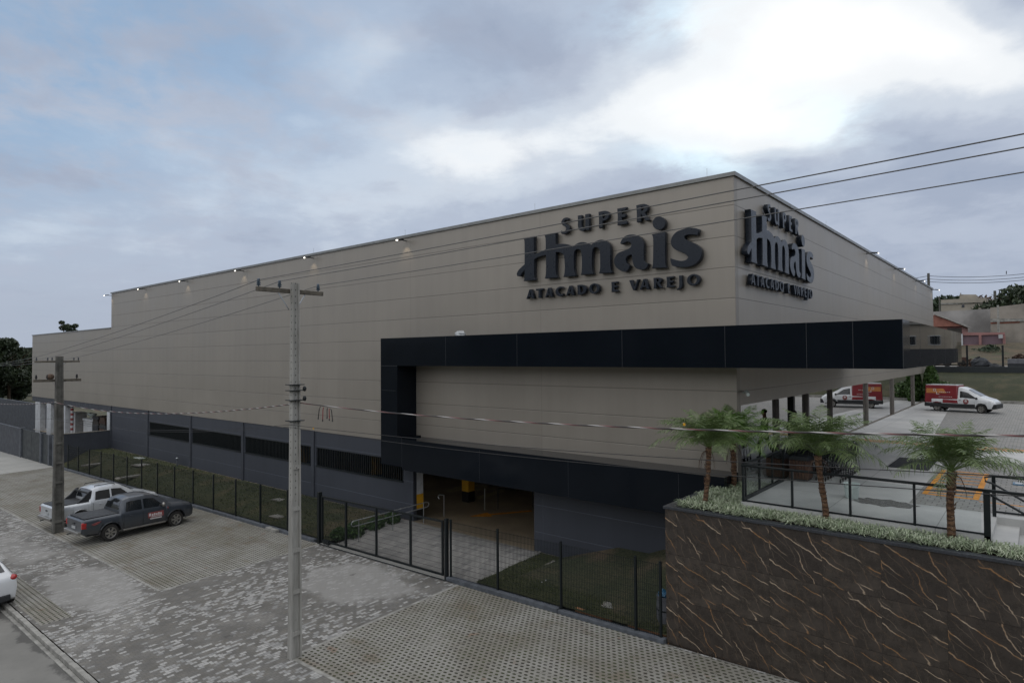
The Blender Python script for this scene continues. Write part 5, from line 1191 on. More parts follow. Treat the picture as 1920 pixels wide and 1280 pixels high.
def wheel(t, x, y, r, wd, side):
    c = (x, y, r); ty = MB().lathe([(r*.66, -wd/2), (r*.93, -wd/2), (r, -wd*.36), (r, wd*.36), (r*.93, wd/2), (r*.66, wd/2)], 28, c, 'y', cap=False).build('wheel', 'rubber', t, smooth=True)
    o = side*(wd/2-.03); rim = MB().lathe([(a_, b_*side) for a_, b_ in ((r*.675, -.03), (r*.67, .025), (r*.60, .015), (r*.56, -.04), (.01, -.04))], 28, (x, y+o, r), 'y', cap=False).build('rim', 'alloy' , ty, smooth=True)
    sp = MB()
    for k in range(6):
        a = 2*pi*k/6; d = Vector((cos(a), 0, sin(a))); q = Vector((-d.z, 0, d.x)); c0 = Vector((x, y+o+side*.012, r))
        sp.hexa([c0+d*.03+q*.03-Vector((0, .012, 0)), c0+d*.03-q*.03-Vector((0, .012, 0)), c0+d*r*.6-q*.05-Vector((0, .012, 0)), c0+d*r*.6+q*.05-Vector((0, .012, 0))], [c0+d*.03+q*.03+Vector((0, .012, 0)), c0+d*.03-q*.03+Vector((0, .012, 0)), c0+d*r*.6-q*.05+Vector((0, .012, 0)), c0+d*r*.6+q*.05+Vector((0, .012, 0))])
    sp.build('spokes', 'alloy', ty)
    MB().lathe([(r*.54, -.03), (r*.54, -.012)], 20, (x, y+o-side*.03, r), 'y').build('brake', 'trim', ty)
def pickup(nm, lab, loc, rz, paint, style):
    t = thing(nm, lab, 'pickup truck', loc, rz, world=False)
    keys = [(-2.82, .60, 1.08, 1.12, .80, .86, .80), (-2.74, .50, 1.14, 1.18, .86, .92, .86), (-1.17, .40, 1.16, 1.20, .90, .945, .88), (-1.15, .40, 1.17, 1.32, .90, .945, .84), (-1.06, .40, 1.175, 1.62, .90, .945, .74), (-.94, .40, 1.18, 1.80, .90, .945, .70), (-.62, .40, 1.18, 1.875, .90, .945, .69), (.10, .40, 1.17, 1.885, .90, .945, .70), (.52, .40, 1.165, 1.82, .90, .945, .69), (.85, .40, 1.16, 1.63, .90, .945, .72), (1.30, .40, 1.145, 1.29, .90, .945, .80), (1.38, .40, 1.14, 1.235, .90, .945, .82), (1.95, .40, 1.09, 1.20, .90, .94, .80), (2.36, .40, 1.02, 1.11, .88, .91, .76), (2.50, .46, .94, 1.02, .84, .87, .72), (2.56, .52, .84, .88, .78, .80, .68)]
    R = .39; ar = [(-1.58, .39, .50), (1.60, .39, .50)]
    mb, sec = car_body(keys, ar); mb.build('body', paint, t, smooth=True)
    for s in (-1, 1):
        side_glass(sec, -.88, -.12, -.80, -.10, s).build('side_window', 'carglass', t); side_glass(sec, -.02, .98, -.02, .50, s).build('side_window', 'carglass', t)
        m_ = MB().box(-1.02, 1.05, s*.90-.09, s*.90+.09, .36, .43).build('side_step', 'alloy' if style == 'grey' else 'trim', t, bevel=.02)
        MB().ell((.90, s*1.03, 1.27), (.09, .10, .11), 12, 8).build('mirror', 'alloy' if style == 'grey' else paint, t, smooth=True)
        for x in (-.72, .10): MB().box(x, x+.17, s*.965-.018, s*.965+.018, 1.0, 1.035).build('door_handle', paint, t, bevel=.008)
        l_ = MB(); 
        for x in (-.98, -.07, 1.06): l_.box(x-.006, x+.006, s*.955-.008, s*.955+.008, .50, 1.10)
        l_.box(-.98, 1.06, s*.957-.006, s*.957+.006, .475, .487); l_.build('door_gap', 'trim', t)
        MB().box(-2.835, -2.62, s*.86-.075, s*.86+.075, .78, 1.06).build('tail_light', 'red_lens', t, bevel=.03)
        MB().ell((2.36, s*.70, .93), (.17, .19, .10), 14, 8).build('headlight', 'clear_lens', t, smooth=True)
        # wheel arch lips
        for ax_, az, r_ in ar:
            pts = [(ax_+(r_+.0)*cos(a), s*.955, az+(r_+.0)*sin(a)) for a in [pi*i/14 for i in range(15)]]; MB().tube(pts, .022, 6).build('wheel_arch', paint, t, smooth=True)
    top_glass(sec, .62, 1.28).build('windscreen', 'carglass', t)
    top_glass(sec, -1.145, -.97, .9).build('rear_window', 'carglass', t)
    MB().box(-2.70, -1.18, -.80, .80, 1.185, 1.225).build('bed_cover', 'trim', t, bevel=.015)
    MB().box(-2.98, -2.80, -.78, .78, .50, .66).build('rear_bumper', 'alloy', t, bevel=.03)
    MB().box(-2.85, -2.83, -.20, .20, .72, .84).build('number_plate', 'bag', t); MB().box(-2.86, -2.825, -.09, .09, .92, .97).build('tailgate_handle', 'trim', t)
    MB().bar((-2.95, 0, .52), (-3.12, 0, .50), .03, 6).build('tow_bar', 'trim', t)
    MB().box(2.44, 2.60, -.74, .74, .44, .64).build('front_bumper', paint, t, bevel=.04); MB().box(2.50, 2.585, -.42, .42, .68, .86).build('grille', 'trim', t, bevel=.02)
    MB().box(-2.5, 2.3, -.62, .62, .34, .52).build('chassis', 'trim', t)
    for x in (-1.58, 1.60):
        for s in (-1, 1): wheel(t, x, s*.82, R, .26, s)
    t.scale = (.885, .93, .93)
    if style == 'grey':
        # faded red company decal on the doors
        for s in (-1, 1):
            MB().box(.16, .94, s*.964-.006, s*.964+.006, .72, .98).build('door_decal', 'decal_red', t, bevel=.002)
            d = MB(); yy = s*.972
            d.box(.20, .30, yy-.003, yy+.003, .80, .93)
            for k in range(5): d.box(.34+k*.105, .415+k*.105, yy-.003, yy+.003, .80+.0*(k % 2), .90+.02*(k % 2))
            d.box(.31, .86, yy-.003, yy+.003, .745, .775); d.box(.26, .84, yy-.003, yy+.003, .64, .70); d.build('decal_lettering', 'decal_white', t)
            d = MB(); d.prism([(-2.45, .93), (-2.1, .97), (-2.0, 1.02), (-2.2, 1.0)], s*.955-.012, s*.955+.012); d.prism([(-2.40, .88), (-2.22, .90), (-2.05, .96), (-2.3, .93)], s*.955-.014, s*.955+.014); d.build('side_badge', 'decal_red', t)
        MB().ell((1.16, -.95, 1.04), (.06, .02, .06)).build('fender_mark', 'decal_red', t)
    else:
        for s in (-1, 1):
            MB().tube([(-.8, s*.58, 1.87), (-.75, s*.60, 1.93), (.10, s*.60, 1.94), (.25, s*.59, 1.87)], .022, 6).build('roof_rail', 'trim', t)
            MB().prism([(-1.10, 1.17), (-1.0, 1.75), (-1.16, 1.71), (-1.45, 1.42), (-1.75, 1.21)], s*.80-.05, s*.80+.05).build('sport_bar', 'trim', t, bevel=.02)
        MB().box(-1.22, -1.16, -.74, .74, 1.60, 1.68).build('sport_bar_crosspiece', 'trim', t)
    return t
hd = rad(94)
def zst(x): return zs(x)+.006
# near-side (right) wheels touch the ground at about (-31.3, 10.1) and (-32.0, 13.2)
pickup('pickup_truck', 'dark grey double-cab pickup with red door decal, parked nose-in to the lawn fence', (-32.35, 11.42, zs(-32.35, 11.4)+.006), hd, 'paint_grey', 'grey')
pickup('pickup_truck', 'silver double-cab pickup with roof rails and sport bar, parked beside the dark grey one', (-36.5, 11.45, zs(-36.5, 11.4)+.006), hd+.02, 'paint_silver', 'silver')
def hatch():
    t = thing('parked_car', 'white hatchback parked on the road, cut off by the left edge of the picture', 'car', (-27.7, 4.72, zs(-27.7, 4.7)-.06), pi+.02, world=False)
    keys = [(-2.02, .50, .90, .96, .72, .76, .66), (-1.97, .36, .96, 1.06, .80, .84, .72), (-1.80, .26, 1.0, 1.22, .84, .87, .68), (-1.45, .24, 1.0, 1.44, .85, .88, .62), (-1.0, .24, .98, 1.52, .85, .88, .60), (.0, .24, .96, 1.54, .85, .88, .61), (.45, .24, .95, 1.46, .85, .88, .62), (1.15, .24, .93, 1.02, .85, .88, .70), (1.75, .26, .85, .92, .84, .86, .68), (2.0, .32, .70, .76, .78, .78, .6), (2.06, .4, .6, .64, .7, .7, .55)]
    mb, sec = car_body(keys, [(-1.28, .32, .38), (1.28, .32, .38)]); mb.build('body', 'paint_white', t, smooth=True)
    for s in (-1, 1):
        side_glass(sec, -1.55, -.98, -1.30, -.95, s).build('side_window', 'carglass', t); side_glass(sec, -.90, -.10, -.90, -.08, s).build('side_window', 'carglass', t); side_glass(sec, 0, .95, 0, .50, s).build('side_window', 'carglass', t)
        MB().ell((-1.86, s*.76, .98), (.17, .14, .10), 12, 8).build('tail_light', 'red_lens', t, smooth=True); MB().ell((.92, s*.95, 1.02), (.08, .09, .07)).build('mirror', 'trim', t, smooth=True)
        MB().ell((1.85, s*.62, .76), (.14, .16, .07), 12, 8).build('headlight', 'clear_lens', t, smooth=True)
        l_ = MB(); [l_.box(x-.005, x+.005, s*.893-.006, s*.893+.006, .38, .93) for x in (-.95, -.05, 1.0)]; l_.build('door_gap', 'trim', t)
    t.rotation_euler.x = -rad(3)
    top_glass(sec, -1.82, -1.42, .9).build('rear_window', 'carglass', t); top_glass(sec, .50, 1.10, .92).build('windscreen', 'carglass', t)
    MB().box(-2.06, -1.93, -.66, .66, .30, .50).build('rear_bumper', 'trim', t, bevel=.03); MB().box(-2.035, -2.0, -.2, .2, .62, .72).build('number_plate', 'bag', t)
    MB().box(-1.6, -1.2, -.05, .05, 1.50, 1.54).build('roof_aerial', 'trim', t)
    MB().box(-1.8, 1.8, -.55, .55, .2, .4).build('chassis', 'trim', t)
    for x in (-1.28, 1.28):
        for s in (-1, 1): wheel(t, x, s*.77, .31, .2, s)
hatch()
def van():
    d = Vector((3.9, -.75, 0)).normalized()
    t = thing('delivery_van', 'small white van with dark red cargo box, parked by the grass bank', 'van', (-3.9, 49.0, ZD+.004), math.atan2(d.y, d.x), world=False)
    keys = [(-2.15, .42, .86, .90, .74, .80, .76), (-2.05, .34, .92, .96, .78, .83, .78), (-.06, .30, .96, 1.0, .80, .84, .80), (-.04, .30, .98, 1.74, .80, .84, .66), (.18, .30, .98, 1.74, .80, .84, .66), (.50, .30, .97, 1.62, .80, .84, .63), (1.32, .30, .94, 1.12, .80, .83, .70), (1.50, .30, .93, 1.05, .79, .82, .68), (1.92, .32, .84, .93, .79, .81, .64), (2.12, .36, .72, .78, .74, .74, .6), (2.18, .42, .6, .64, .68, .68, .5)]
    mb, sec = car_body(keys, [(-1.35, .30, .36), (1.35, .30, .36)]); mb.build('body', 'paint_white', t, smooth=True)
    cb = MB().hexa([(-2.18, -.86, .60), (-.02, -.87, .60), (-.02, .87, .60), (-2.18, .86, .60)], [(-2.12, -.76, 1.83), (-.10, -.76, 1.83), (-.10, .76, 1.83), (-2.12, .76, 1.83)]).build('cargo_box', 'paint_red', t, bevel=.05)
    MB().box(-2.1, -.12, -.72, .72, 1.832, 1.87).build('roof_cap', 'paint_white', cb, bevel=.01)
    for s in (-1, 1): MB().box(-2.17, 1.0, s*.86-.02, s*.86+.02, .33, .58).build('side_skirt', 'trim', t, bevel=.02)
    for s in (-1, 1):
        y0_ = lambda z: s*(.866-.108*(z-.60)/1.23+.006)
        MB().hexa([(-2.05, y0_(1.28)-.004, 1.28), (-.75, y0_(1.28)-.004, 1.28), (-.75, y0_(1.28)+.004, 1.28), (-2.05, y0_(1.28)+.004, 1.28)], [(-2.05, y0_(1.6)-.004, 1.6), (-.95, y0_(1.6)-.004, 1.6), (-.95, y0_(1.6)+.004, 1.6), (-2.05, y0_(1.6)+.004, 1.6)]).build('sunset_band', 'van_band', cb)
        l_ = MB()
        def plate(x0, x1, z0, z1, e=.010):
            l_.hexa([(x0, y0_(z0)+s*e-.003, z0), (x1, y0_(z0)+s*e-.003, z0), (x1, y0_(z0)+s*e+.003, z0), (x0, y0_(z0)+s*e+.003, z0)], [(x0, y0_(z1)+s*e-.003, z1), (x1, y0_(z1)+s*e-.003, z1), (x1, y0_(z1)+s*e+.003, z1), (x0, y0_(z1)+s*e+.003, z1)])
        plate(-1.60, -1.56, 1.40, 1.58); plate(-1.46, -1.42, 1.40, 1.58); plate(-1.60, -1.42, 1.55, 1.585, .013); plate(-1.60, -1.42, 1.40, 1.43, .013)
        plate(-1.40, -1.36, 1.22, 1.38); plate(-1.40, -1.20, 1.20, 1.235, .013)
        for k in range(6): plate(-1.2+k*.12, -1.12+k*.12, 1.34, 1.38)
        for k in range(8): plate(-1.25+k*.11, -1.17+k*.11, 1.02, 1.05)
        l_.build('box_lettering', 'decal_white', cb)
        side_glass(sec, .08, 1.12, .08, .55, s, .06, .80).build('side_window', 'carglass', t)
        MB().lathe([(.17, -.008), (.17, .008)], 20, (.45, s*.862, .76), 'y').build('door_emblem', 'decal_red', t); d_ = MB(); d_.box(.36, .54, s*.874-.004, s*.874+.004, .75, .77); d_.box(.40, .50, s*.874-.004, s*.874+.004, .70, .72); d_.lathe([(.07, -.004), (.07, .004)], 12, (.45, s*.874, .82), 'y'); d_.build('emblem_mark', 'decal_white', t)
        MB().ell((1.10, s*.93, 1.0), (.08, .09, .08)).build('mirror', 'trim', t); MB().box(.02, .14, s*.86-.014, s*.86+.014, .82, .85).build('door_handle', 'trim', t)
        MB().ell((1.92, s*.60, .78), (.16, .14, .08), 12, 8).build('headlight', 'clear_lens', t, smooth=True)
    top_glass(sec, .56, 1.28, .92).build('windscreen', 'carglass', t)
    MB().box(1.90, 2.24, -.78, .78, .32, .64).build('front_bumper', 'trim', t, bevel=.05); MB().box(-2.2, -2.0, -.8, .8, .34, .60).build('rear_bumper', 'trim', t, bevel=.03)
    MB().box(-1.9, 1.9, -.6, .6, .25, .5).build('chassis', 'trim', t)
    for x in (-1.35, 1.35):
        for s in (-1, 1): wheel(t, x, s*.74, .29, .18, s)
    t.scale = (.86, .90, .90)
van()

# ================================================================= POLES AND WIRES
def hpole(nm, lab, x, y, z0, h, w0, w1, m):
    t = thing(nm, lab, 'utility pole', (x, y, z0), 0, None, world=False)
    # H-section shaft: two flanges and a recessed web
    mb = MB()
    def blk(a0, a1, b0, b1):
        s = w1/w0
        mb.hexa([(a0*w0, b0*w0, -.4), (a1*w0, b0*w0, -.4), (a1*w0, b1*w0, -.4), (a0*w0, b1*w0, -.4)], [(a0*w1, b0*w1, h), (a1*w1, b0*w1, h), (a1*w1, b1*w1, h), (a0*w1, b1*w1, h)])
    blk(-.40, .40, -.62, -.40); blk(-.40, .40, .40, .62); blk(-.17, .17, -.398, .398)
    mb.build('shaft', m, t)
    for k in range(5):
        z = h*(.06+.11*k); ww = w0+(w1-w0)*z/h; MB().box(-.39*ww, .39*ww, -.395*ww, .395*ww, z, z+.10).build('web_stiffener', m, t)
    return t
def insul(mb, c, s=1.):
    mb.lathe([(.02*s, -.06*s), (.022*s, .0), (.06*s, .01*s), (.065*s, .03*s), (.03*s, .045*s), (.06*s, .06*s), (.062*s, .08*s), (.03*s, .095*s), (.055*s, .11*s), (.055*s, .13*s), (.025*s, .145*s), (.045*s, .16*s), (.04*s, .2*s), (.01*s, .21*s)], 14, c)
P1 = hpole('utility_pole', 'near pale concrete utility pole with holes and one crossarm beside the paved driveway', -14.86, 8.99, zs(-14.86, 9), 9.62, .245, .155, 'pole_holes')
zo = zs(-14.86, 9)-.045
MB().box(-.19, -.10, -.98, .92, 8.93-zo, 9.04-zo).build('crossarm', 'timber', P1, bevel=.01)
for y in (-.92, -.35, .78): mb = MB(); insul(mb, (-.145, y, 9.07-zo), .85); mb.build('insulator', 'porcelain', P1, smooth=True)
mb = MB(); mb.bar((-.15, -.40, 8.95-zo), (-.12, -.10, 8.50-zo), .014, 4); mb.bar((-.15, .40, 8.95-zo), (-.12, .10, 8.50-zo), .014, 4); mb.build('brace', 'steel', P1)
mb = MB()
for z in (6.55, 6.40, 6.15, 5.62): mb.box(-.15, .15, -.19, .19, z-zo, z+.02-zo)
for z in (6.45, 6.2): mb.ell((.16, .18, z-zo), (.05, .05, .07))
mb.build('cable_bracket', 'dark_metal', P1)
P2 = hpole('utility_pole', 'far weathered dark utility pole with two crossarms, in front of the parked pickups', -35.3, 9.16, zs(-35.3, 9.1), 8.2, .36, .22, 'pole_dark')
zo2 = zs(-35.3, 9.1)
MB().box(-.2, -.10, -.92, .86, 7.16-zo2, 7.24-zo2).build('crossarm', 'timber', P2); MB().box(-.24, -.12, -.95, .92, 6.26-zo2, 6.38-zo2).build('crossarm', 'timber', P2)
for y in (-.85, -.42, -.25, .62, .80): mb = MB(); insul(mb, (-.15, y, 7.27-zo2), .6); mb.build('insulator', 'kerb', P2, smooth=True)
for y in (-.85, -.42, .75): mb = MB(); insul(mb, (-.18, y, 6.42-zo2), .85); mb.build('insulator', 'trim', P2, smooth=True)
mb = MB(); 
for s in (-1, 1): mb.bar((-.15, s*.30, 7.16-zo2), (-.12, s*.10, 6.98-zo2), .012, 4); mb.bar((-.15, s*.25, 6.26-zo2), (-.15, s*.1, 6.1-zo2), .012, 4)
mb.build('brace', 'steel', P2)
tag(MB().ell((-35.5, 8.86, 6.5), (.13, .16, .14)).build('bird_nest', 'brown_leaf'), 'brown clay bird nest on the lower crossarm of the far pole', 'nest')
def cable(nm, lab, pts, r, m, n=5):
    """pts: support points; each span hangs in a shallow curve given as (sag)"""
    P = []
    for (a, b, sag) in pts:
        a, b = Vector(a), Vector(b)
        for i in range(25):
            f = i/24; q = a.lerp(b, f); q.z -= 4*sag*f*(1-f); P.append(q)
    Q = [P[0]]
    for q in P[1:]:
        if (q-Q[-1]).length > 1e-4: Q.append(q)
    tag(MB().tube(Q, r, n).build(nm, m, smooth=True), lab, 'cable')
ws = [(8.09, 9.26, 'front one, topmost in the picture'), (8.65, 9.27, 'middle one'), (9.79, 9.25, 'rear one, lowest in the picture')]
for k, (y, z, lb) in enumerate(ws):
    y2 = (8.31, 8.92, 9.98)[k]
    cable('power_line', f'dark overhead power line, {lb}, on the pole crossarms', [((-62, y2+.3, 7.0), (-35.45, y2, 7.42), .25), ((-35.45, y2, 7.42), (-15.0, y, z), .10), ((-15.0, y, z), (22, y, 10.15), .15)], .0085, 'wire')
cable('twisted_cable', 'red, white and black twisted service cable hung along the poles', [((-60, 9.3, 4.85), (-35.3, 8.98, 5.32), .35), ((-35.3, 8.98, 5.32), (-14.86, 9.14, 6.12), .40), ((-14.86, 9.14, 6.12), (20, 9.1, 8.9), .95)], .0135, 'twist', 8)
cable('telephone_cable', 'thin black telephone cable, lower of the two crossing in front of the glass railing', [((-60, 9.2, 3.9), (-35.3, 8.9, 4.55), .3), ((-35.3, 8.9, 4.55), (-14.86, 8.8, 5.53), .32), ((-14.86, 8.8, 5.53), (20, 8.8, 7.9), .80)], .006, 'cable_black')
cable('telephone_cable', 'thin black telephone cable, upper of the two crossing in front of the glass railing', [((-35.3, 8.9, 4.65), (-14.86, 8.85, 5.58), .34), ((-14.86, 8.85, 5.58), (20, 8.8, 7.9), .62)], .006, 'cable_black')
# connector tails on the twisted cable
t = thing('cable_splice', 'bunch of short dangling connector tails on the twisted cable right of the near pole', 'connector', (-13.6, 8.93, 6.1))
for k, (x, l, a) in enumerate(((-13.72, .20, -.08), (-13.58, .24, -.03), (-13.42, .16, .0), (-13.34, .20, .02), (-13.28, .22, .09))):
    x -= .2
    MB().tube([(x, 9.13, 6.07-.03*k*.3), (x+a*.5, 9.12, 6.0), (x+a, 9.12, 6.07-l-.08)], .011, 5).build('tail', 'cable_black' if k % 2 == 0 else 'red_item', t); MB().ell((x+a, 9.12, 6.07-l-.10), (.016, .016, .03)).build('clamp', 'trim', t)
for x, z, lb in ((-13.75, 5.56, 'yellow tag clipped on the thin cable just right of the near pole'), (-4.2, 6.24, 'yellow tag on the twisted cable in front of the leftmost palm')):
    o = MB().box(-.018, .018, -.008, .008, -.02, .02).build('cable_tag', 'yellow', bevel=.004); o.location = (x, 8.82 if z < 6 else 9.1, z); tag(o, lb, 'tag')

# ================================================================= BACKGROUND
def tree(nm, lab, c, h, r, seed, n=2600, m='tree_leaf', size=.35, cat='tree', trunk_h=.45):
    rn = random.Random(seed); t = thing(nm, lab, cat, c, 0, None, world=False)
    mb = MB(); mb.tube([(0, 0, -.5), (rn.uniform(-.2, .2), 0, h*.3), (rn.uniform(-.4, .4), 0, h*.62)], [h*.03, h*.022, h*.012], 8)
    for k in range(7):
        a = rn.uniform(0, 6.28); mb.bar((0, 0, h*(.35+.04*k)), (cos(a)*r*.7, sin(a)*r*.7, h*(.6+.05*k)), h*.009, 5, h*.003)
    mb.build('trunk', 'bark', t)
    cr = MB(); k = 16
    for i in range(k):
        a = rn.uniform(0, 6.28); rad_ = r*rn.uniform(.1, .75); zz = h*rn.uniform(trunk_h, .92); s = r*rn.uniform(.28, .48)*(1-.35*abs(zz/h-.65))
        leaf_cloud(cr, (cos(a)*rad_, sin(a)*rad_, zz), (s, s, s*.75), n//k, size, rn)
    cr.build('crown', m, t, normals=False)
for i, (px, Yv, ztop, r, lb) in enumerate(((-15, 32, 634, 6, 'dark tree at the left picture edge, tallest of the group'), (18, 36, 648, 6, 'dark rounded tree left of the store end'), (45, 44, 664, 6.5, 'lower dark tree next to the store end wall'), (-60, 26, 625, 6, 'dark tree beyond the left picture edge'))):
    p = onY(px, ztop, Yv); tree('broadleaf_tree', lb, (p.x, Yv, -1.5), p.z+1.5, r, 30+i, 9000, size=.42, trunk_h=.08)
p = onY(128, 600, 75); tree('broadleaf_tree', 'lone dark tree showing above the low left roof', (p.x, 75, 0), p.z+1.0, 3.4, 41, 3600, size=.35, trunk_h=.66)
# weeds bank strip and fence wall behind the car park
mb = MB(); n = 20
for j, (y, z) in enumerate(((58.4, 3.7), (61, 4.5), (64, 5.25), (66.5, 5.6))):
    for i in range(n+1): mb.v.append((-25+3*i, y, z+(random.uniform(-.06, .06) if 0 < j < 3 else 0)))
for j in range(3):
    for i in range(n): a = j*(n+1)+i; mb.f.append((a, a+1, a+n+2, a+n+1))
struct(mb, 'grass_bank', 'bank', smooth=True)
tag(MB().box(-20, 40, 66.5, 66.75, 4.8, 6.12).build('low_wall', 'slate_dark'), 'low dark wall along the top of the grass bank', 'wall')
mb = MB(); mb.quad((-30, 66.8, 5.95), (40, 66.8, 5.95), (40, 76, 6.02), (-30, 76, 6.02)); struct(mb, 'gravel_track', 'gravel')
mb = MB(); n = 24
prof = ((76, 6.03), (80, 6.5), (86, 7.2), (92, 7.9), (97, 8.3))
for y, z in prof:
    for i in range(n+1): mb.v.append((-35+3.5*i, y, z+random.uniform(-.15, .15)+(.03*i if y > 90 else 0)))
for j in range(len(prof)-1):
    for i in range(n): a = j*(n+1)+i; mb.f.append((a, a+1, a+n+2, a+n+1))
struct(mb, 'weedy_slope', 'weeds', smooth=True)
rn = random.Random(8)
for i, (px, py, Yv, s, m, lb) in enumerate(((1845, 665, 88, 1.2, 'tree_leaf_far', 'green bush on the weedy slope right of the black canopy end'), (1765, 735, 58.9, 1.0, 'shrub_leaf', 'tall narrow green climber beside the end of the storefront'), (1900, 678, 82, .8, 'brown_leaf', 'dry brown bush on the slope near the right edge'), (1825, 690, 72, .9, 'brown_leaf', 'scrubby pile at the slope foot left of the fence posts'))):
    p = onY(px, py, Yv); shrub('roadside_bush', lb, (p.x, Yv, p.z), (1.4*s, 1.4*s, 1.0*s), 1500, .14, m, 60+i, 'bush')
p = onY(1735, 730, 60)
t = thing('climber_hedge', 'tall green hedge column at the far end of the storefront behind the van', 'hedge', (p.x, 60, 3.6)); mb = MB(); leaf_cloud(mb, (-6.5, 57.4, 4.75), (.50, .5, 1.6), 3600, .12, rn); mb.build('foliage', 'shrub_leaf', t, normals=False); MB().bar((-6.5, 57.4, 3.5), (-6.5, 57.4, 5.2), .08, 6).build('stem', 'bark', t)
def quadbox(nm, pxl, pxr, pyt, pyb, Yv, depth, m, parent=None, pyt2=None):
    a, b = onY(pxl, pyt, Yv), onY(pxr, pyt2 or pyt, Yv); zb = onY((pxl+pxr)/2, pyb, Yv).z
    return MB().hexa([(a.x, Yv, zb), (b.x, Yv, zb), (b.x, Yv+depth, zb), (a.x, Yv+depth, zb)], [(a.x, Yv, a.z), (b.x, Yv, b.z), (b.x, Yv+depth, b.z), (a.x, Yv+depth, a.z)]).build(nm, m, parent)
# pink house: gable with terracotta roof, and its long pink yard wall
t = thing('pink_house', 'pink house with terracotta gable roof half hidden by the black canopy', 'house', (-7.5, 96, 7)); 
quadbox('wall', 1735, 1804, 612, 655, 96, 8, 'house_pink', t)
a = onY(1752, 590, 95.5); b = onY(1806, 611, 95.5); c = onY(1700, 606, 95.5); c.z = b.z
MB().prism([(c.x, c.z), (a.x, a.z), (b.x, b.z)], 95.5, 104, 'y').build('gable', 'tile_red', t)
rf = MB(); rf.add([(a.x, 95.2, a.z+.03), (b.x+.2, 95.2, b.z-.02), (b.x+.2, 104.3, b.z-.02), (a.x, 104.3, a.z+.03), (a.x, 95.2, a.z+.16), (b.x+.2, 95.2, b.z+.10), (b.x+.2, 104.3, b.z+.10), (a.x, 104.3, a.z+.16)], [(0, 3, 2, 1), (4, 5, 6, 7), (0, 1, 5, 4), (1, 2, 6, 5), (2, 3, 7, 6), (3, 0, 4, 7)]); rf.build('roof', 'kerb_stone', t)
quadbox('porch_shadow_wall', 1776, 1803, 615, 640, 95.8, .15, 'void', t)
quadbox('gate_pillar', 1801, 1805, 626, 652, 94, .5, 'white_paint', t)
t = thing('pink_yard_wall', 'long mauve yard wall framed in pink, right of the pink house', 'wall', (-3, 94, 7.5)); quadbox('panel', 1806, 1884, 625, 654, 94.3, .3, 'house_mauve', t)
quadbox('band', 1806, 1884, 623, 628, 94.1, .19, 'house_pink', t)
for x0, x1 in ((1835, 1840), (1880, 1885)): quadbox('pillar', x0, x1, 628, 650, 94.0, .29, 'house_pink', t)
quadbox('footing', 1806, 1884, 646, 652, 94.1, .19, 'house_pink', t)
tag(quadbox('boundary_wall', 1736, 1856, 585, 626, 108, .5, 'concrete_wall', None, 579), 'large stained grey concrete wall above the pink house', 'wall')
t = thing('block_wall', 'tall brown block wall with a red brick band, at the right picture edge', 'wall', (0, 106, 8)); quadbox('wall', 1856.5, 2150, 577, 648, 106, .5, 'block_wall', t, 540)
quadbox('brick_band', 1857, 1912, 599.5, 606, 105.93, .06, 'brick', t); quadbox('ledge', 1857, 2150, 597.5, 599.3, 105.8, .19, 'kerb_stone', t)
t = thing('rendered_house', 'flat-roofed unpainted house with a square rooftop box above the grey wall', 'house', (-10, 132, 12))
quadbox('wall', 1764, 1849, 562, 592, 132, 9, 'house_beige', t, 558); quadbox('rooftop_box', 1799, 1830, 552, 561, 133, 6, 'house_beige', t); quadbox('window', 1803, 1808, 571, 576, 131.9, .09, 'carglass', t); quadbox('window', 1841, 1844, 570.5, 576, 131.9, .09, 'carglass', t)
quadbox('ledge', 1764, 1849, 568, 569, 131.85, .14, 'kerb_stone', t); quadbox('chimney', 1800, 1802, 549, 552, 132.5, .4, 'concrete_wall', t)
for i, (px, py, Yv, r, m, lb) in enumerate(((1757, 556, 145, 4.5, 'tree_leaf_far', 'dark green tree behind the left end of the flat-roofed house'), (1794, 553, 150, 2.6, 'tree_leaf_far', 'small round tree behind the rooftop box'), (1915, 541, 128, 6.5, 'tree_leaf', 'big dark tree at the right picture edge above the block wall'), (1868, 562, 140, 6, 'brown_leaf', 'brownish leafless thicket between the house and the big dark tree'), (1950, 546, 132, 8, 'tree_leaf', 'dark tree just beyond the right picture edge'))):
    p = onY(px, py, Yv); g = 9.; tree('broadleaf_tree', lb, (p.x, Yv, g), p.z-g, r, 70+i, 3600, m, .4, trunk_h=.3)
def farpole(lab, px, pyt, pyb, Yv, w_, arm=False, nm='street_pole', m='pole'):
    a, b = onY(px, pyt, Yv), onY(px, pyb, Yv); t = thing(nm, lab, 'pole', (b.x, Yv, b.z)); MB().bar(b, (b.x, Yv, a.z), w_, 6, w_*.7).build('shaft', m, t)
    if arm: MB().box(b.x-.8, b.x+.8, Yv-.06, Yv+.06, a.z-.5, a.z-.38).build('crossarm', 'timber', t)
    return (b.x, Yv, a.z)
q1 = farpole('tall dark pole rising just behind the far end of the side wall', 1745, 512, 700, 72, .17, m='pole_dark')
q2 = farpole('pale concrete pole in front of the brown block wall', 1873, 572, 650, 98, .17)
q3 = farpole('dark stub pole on the skyline above the brown thicket', 1866, 545, 575, 135, .3, m='pole_dark')
q4 = farpole('thin pole in front of the flat-roofed house, left end', 1762, 555, 586, 120, .14, m='pole_dark')
q5 = farpole('thin antenna pole on the skyline right of the dark stub pole', 1873, 551, 575, 150, .12)
o = quadbox('meter_box', 1872, 1880, 627, 634, 93.5, .3, 'bag'); tag(o, 'grey metal box on a post in front of the mauve wall', 'meter box')
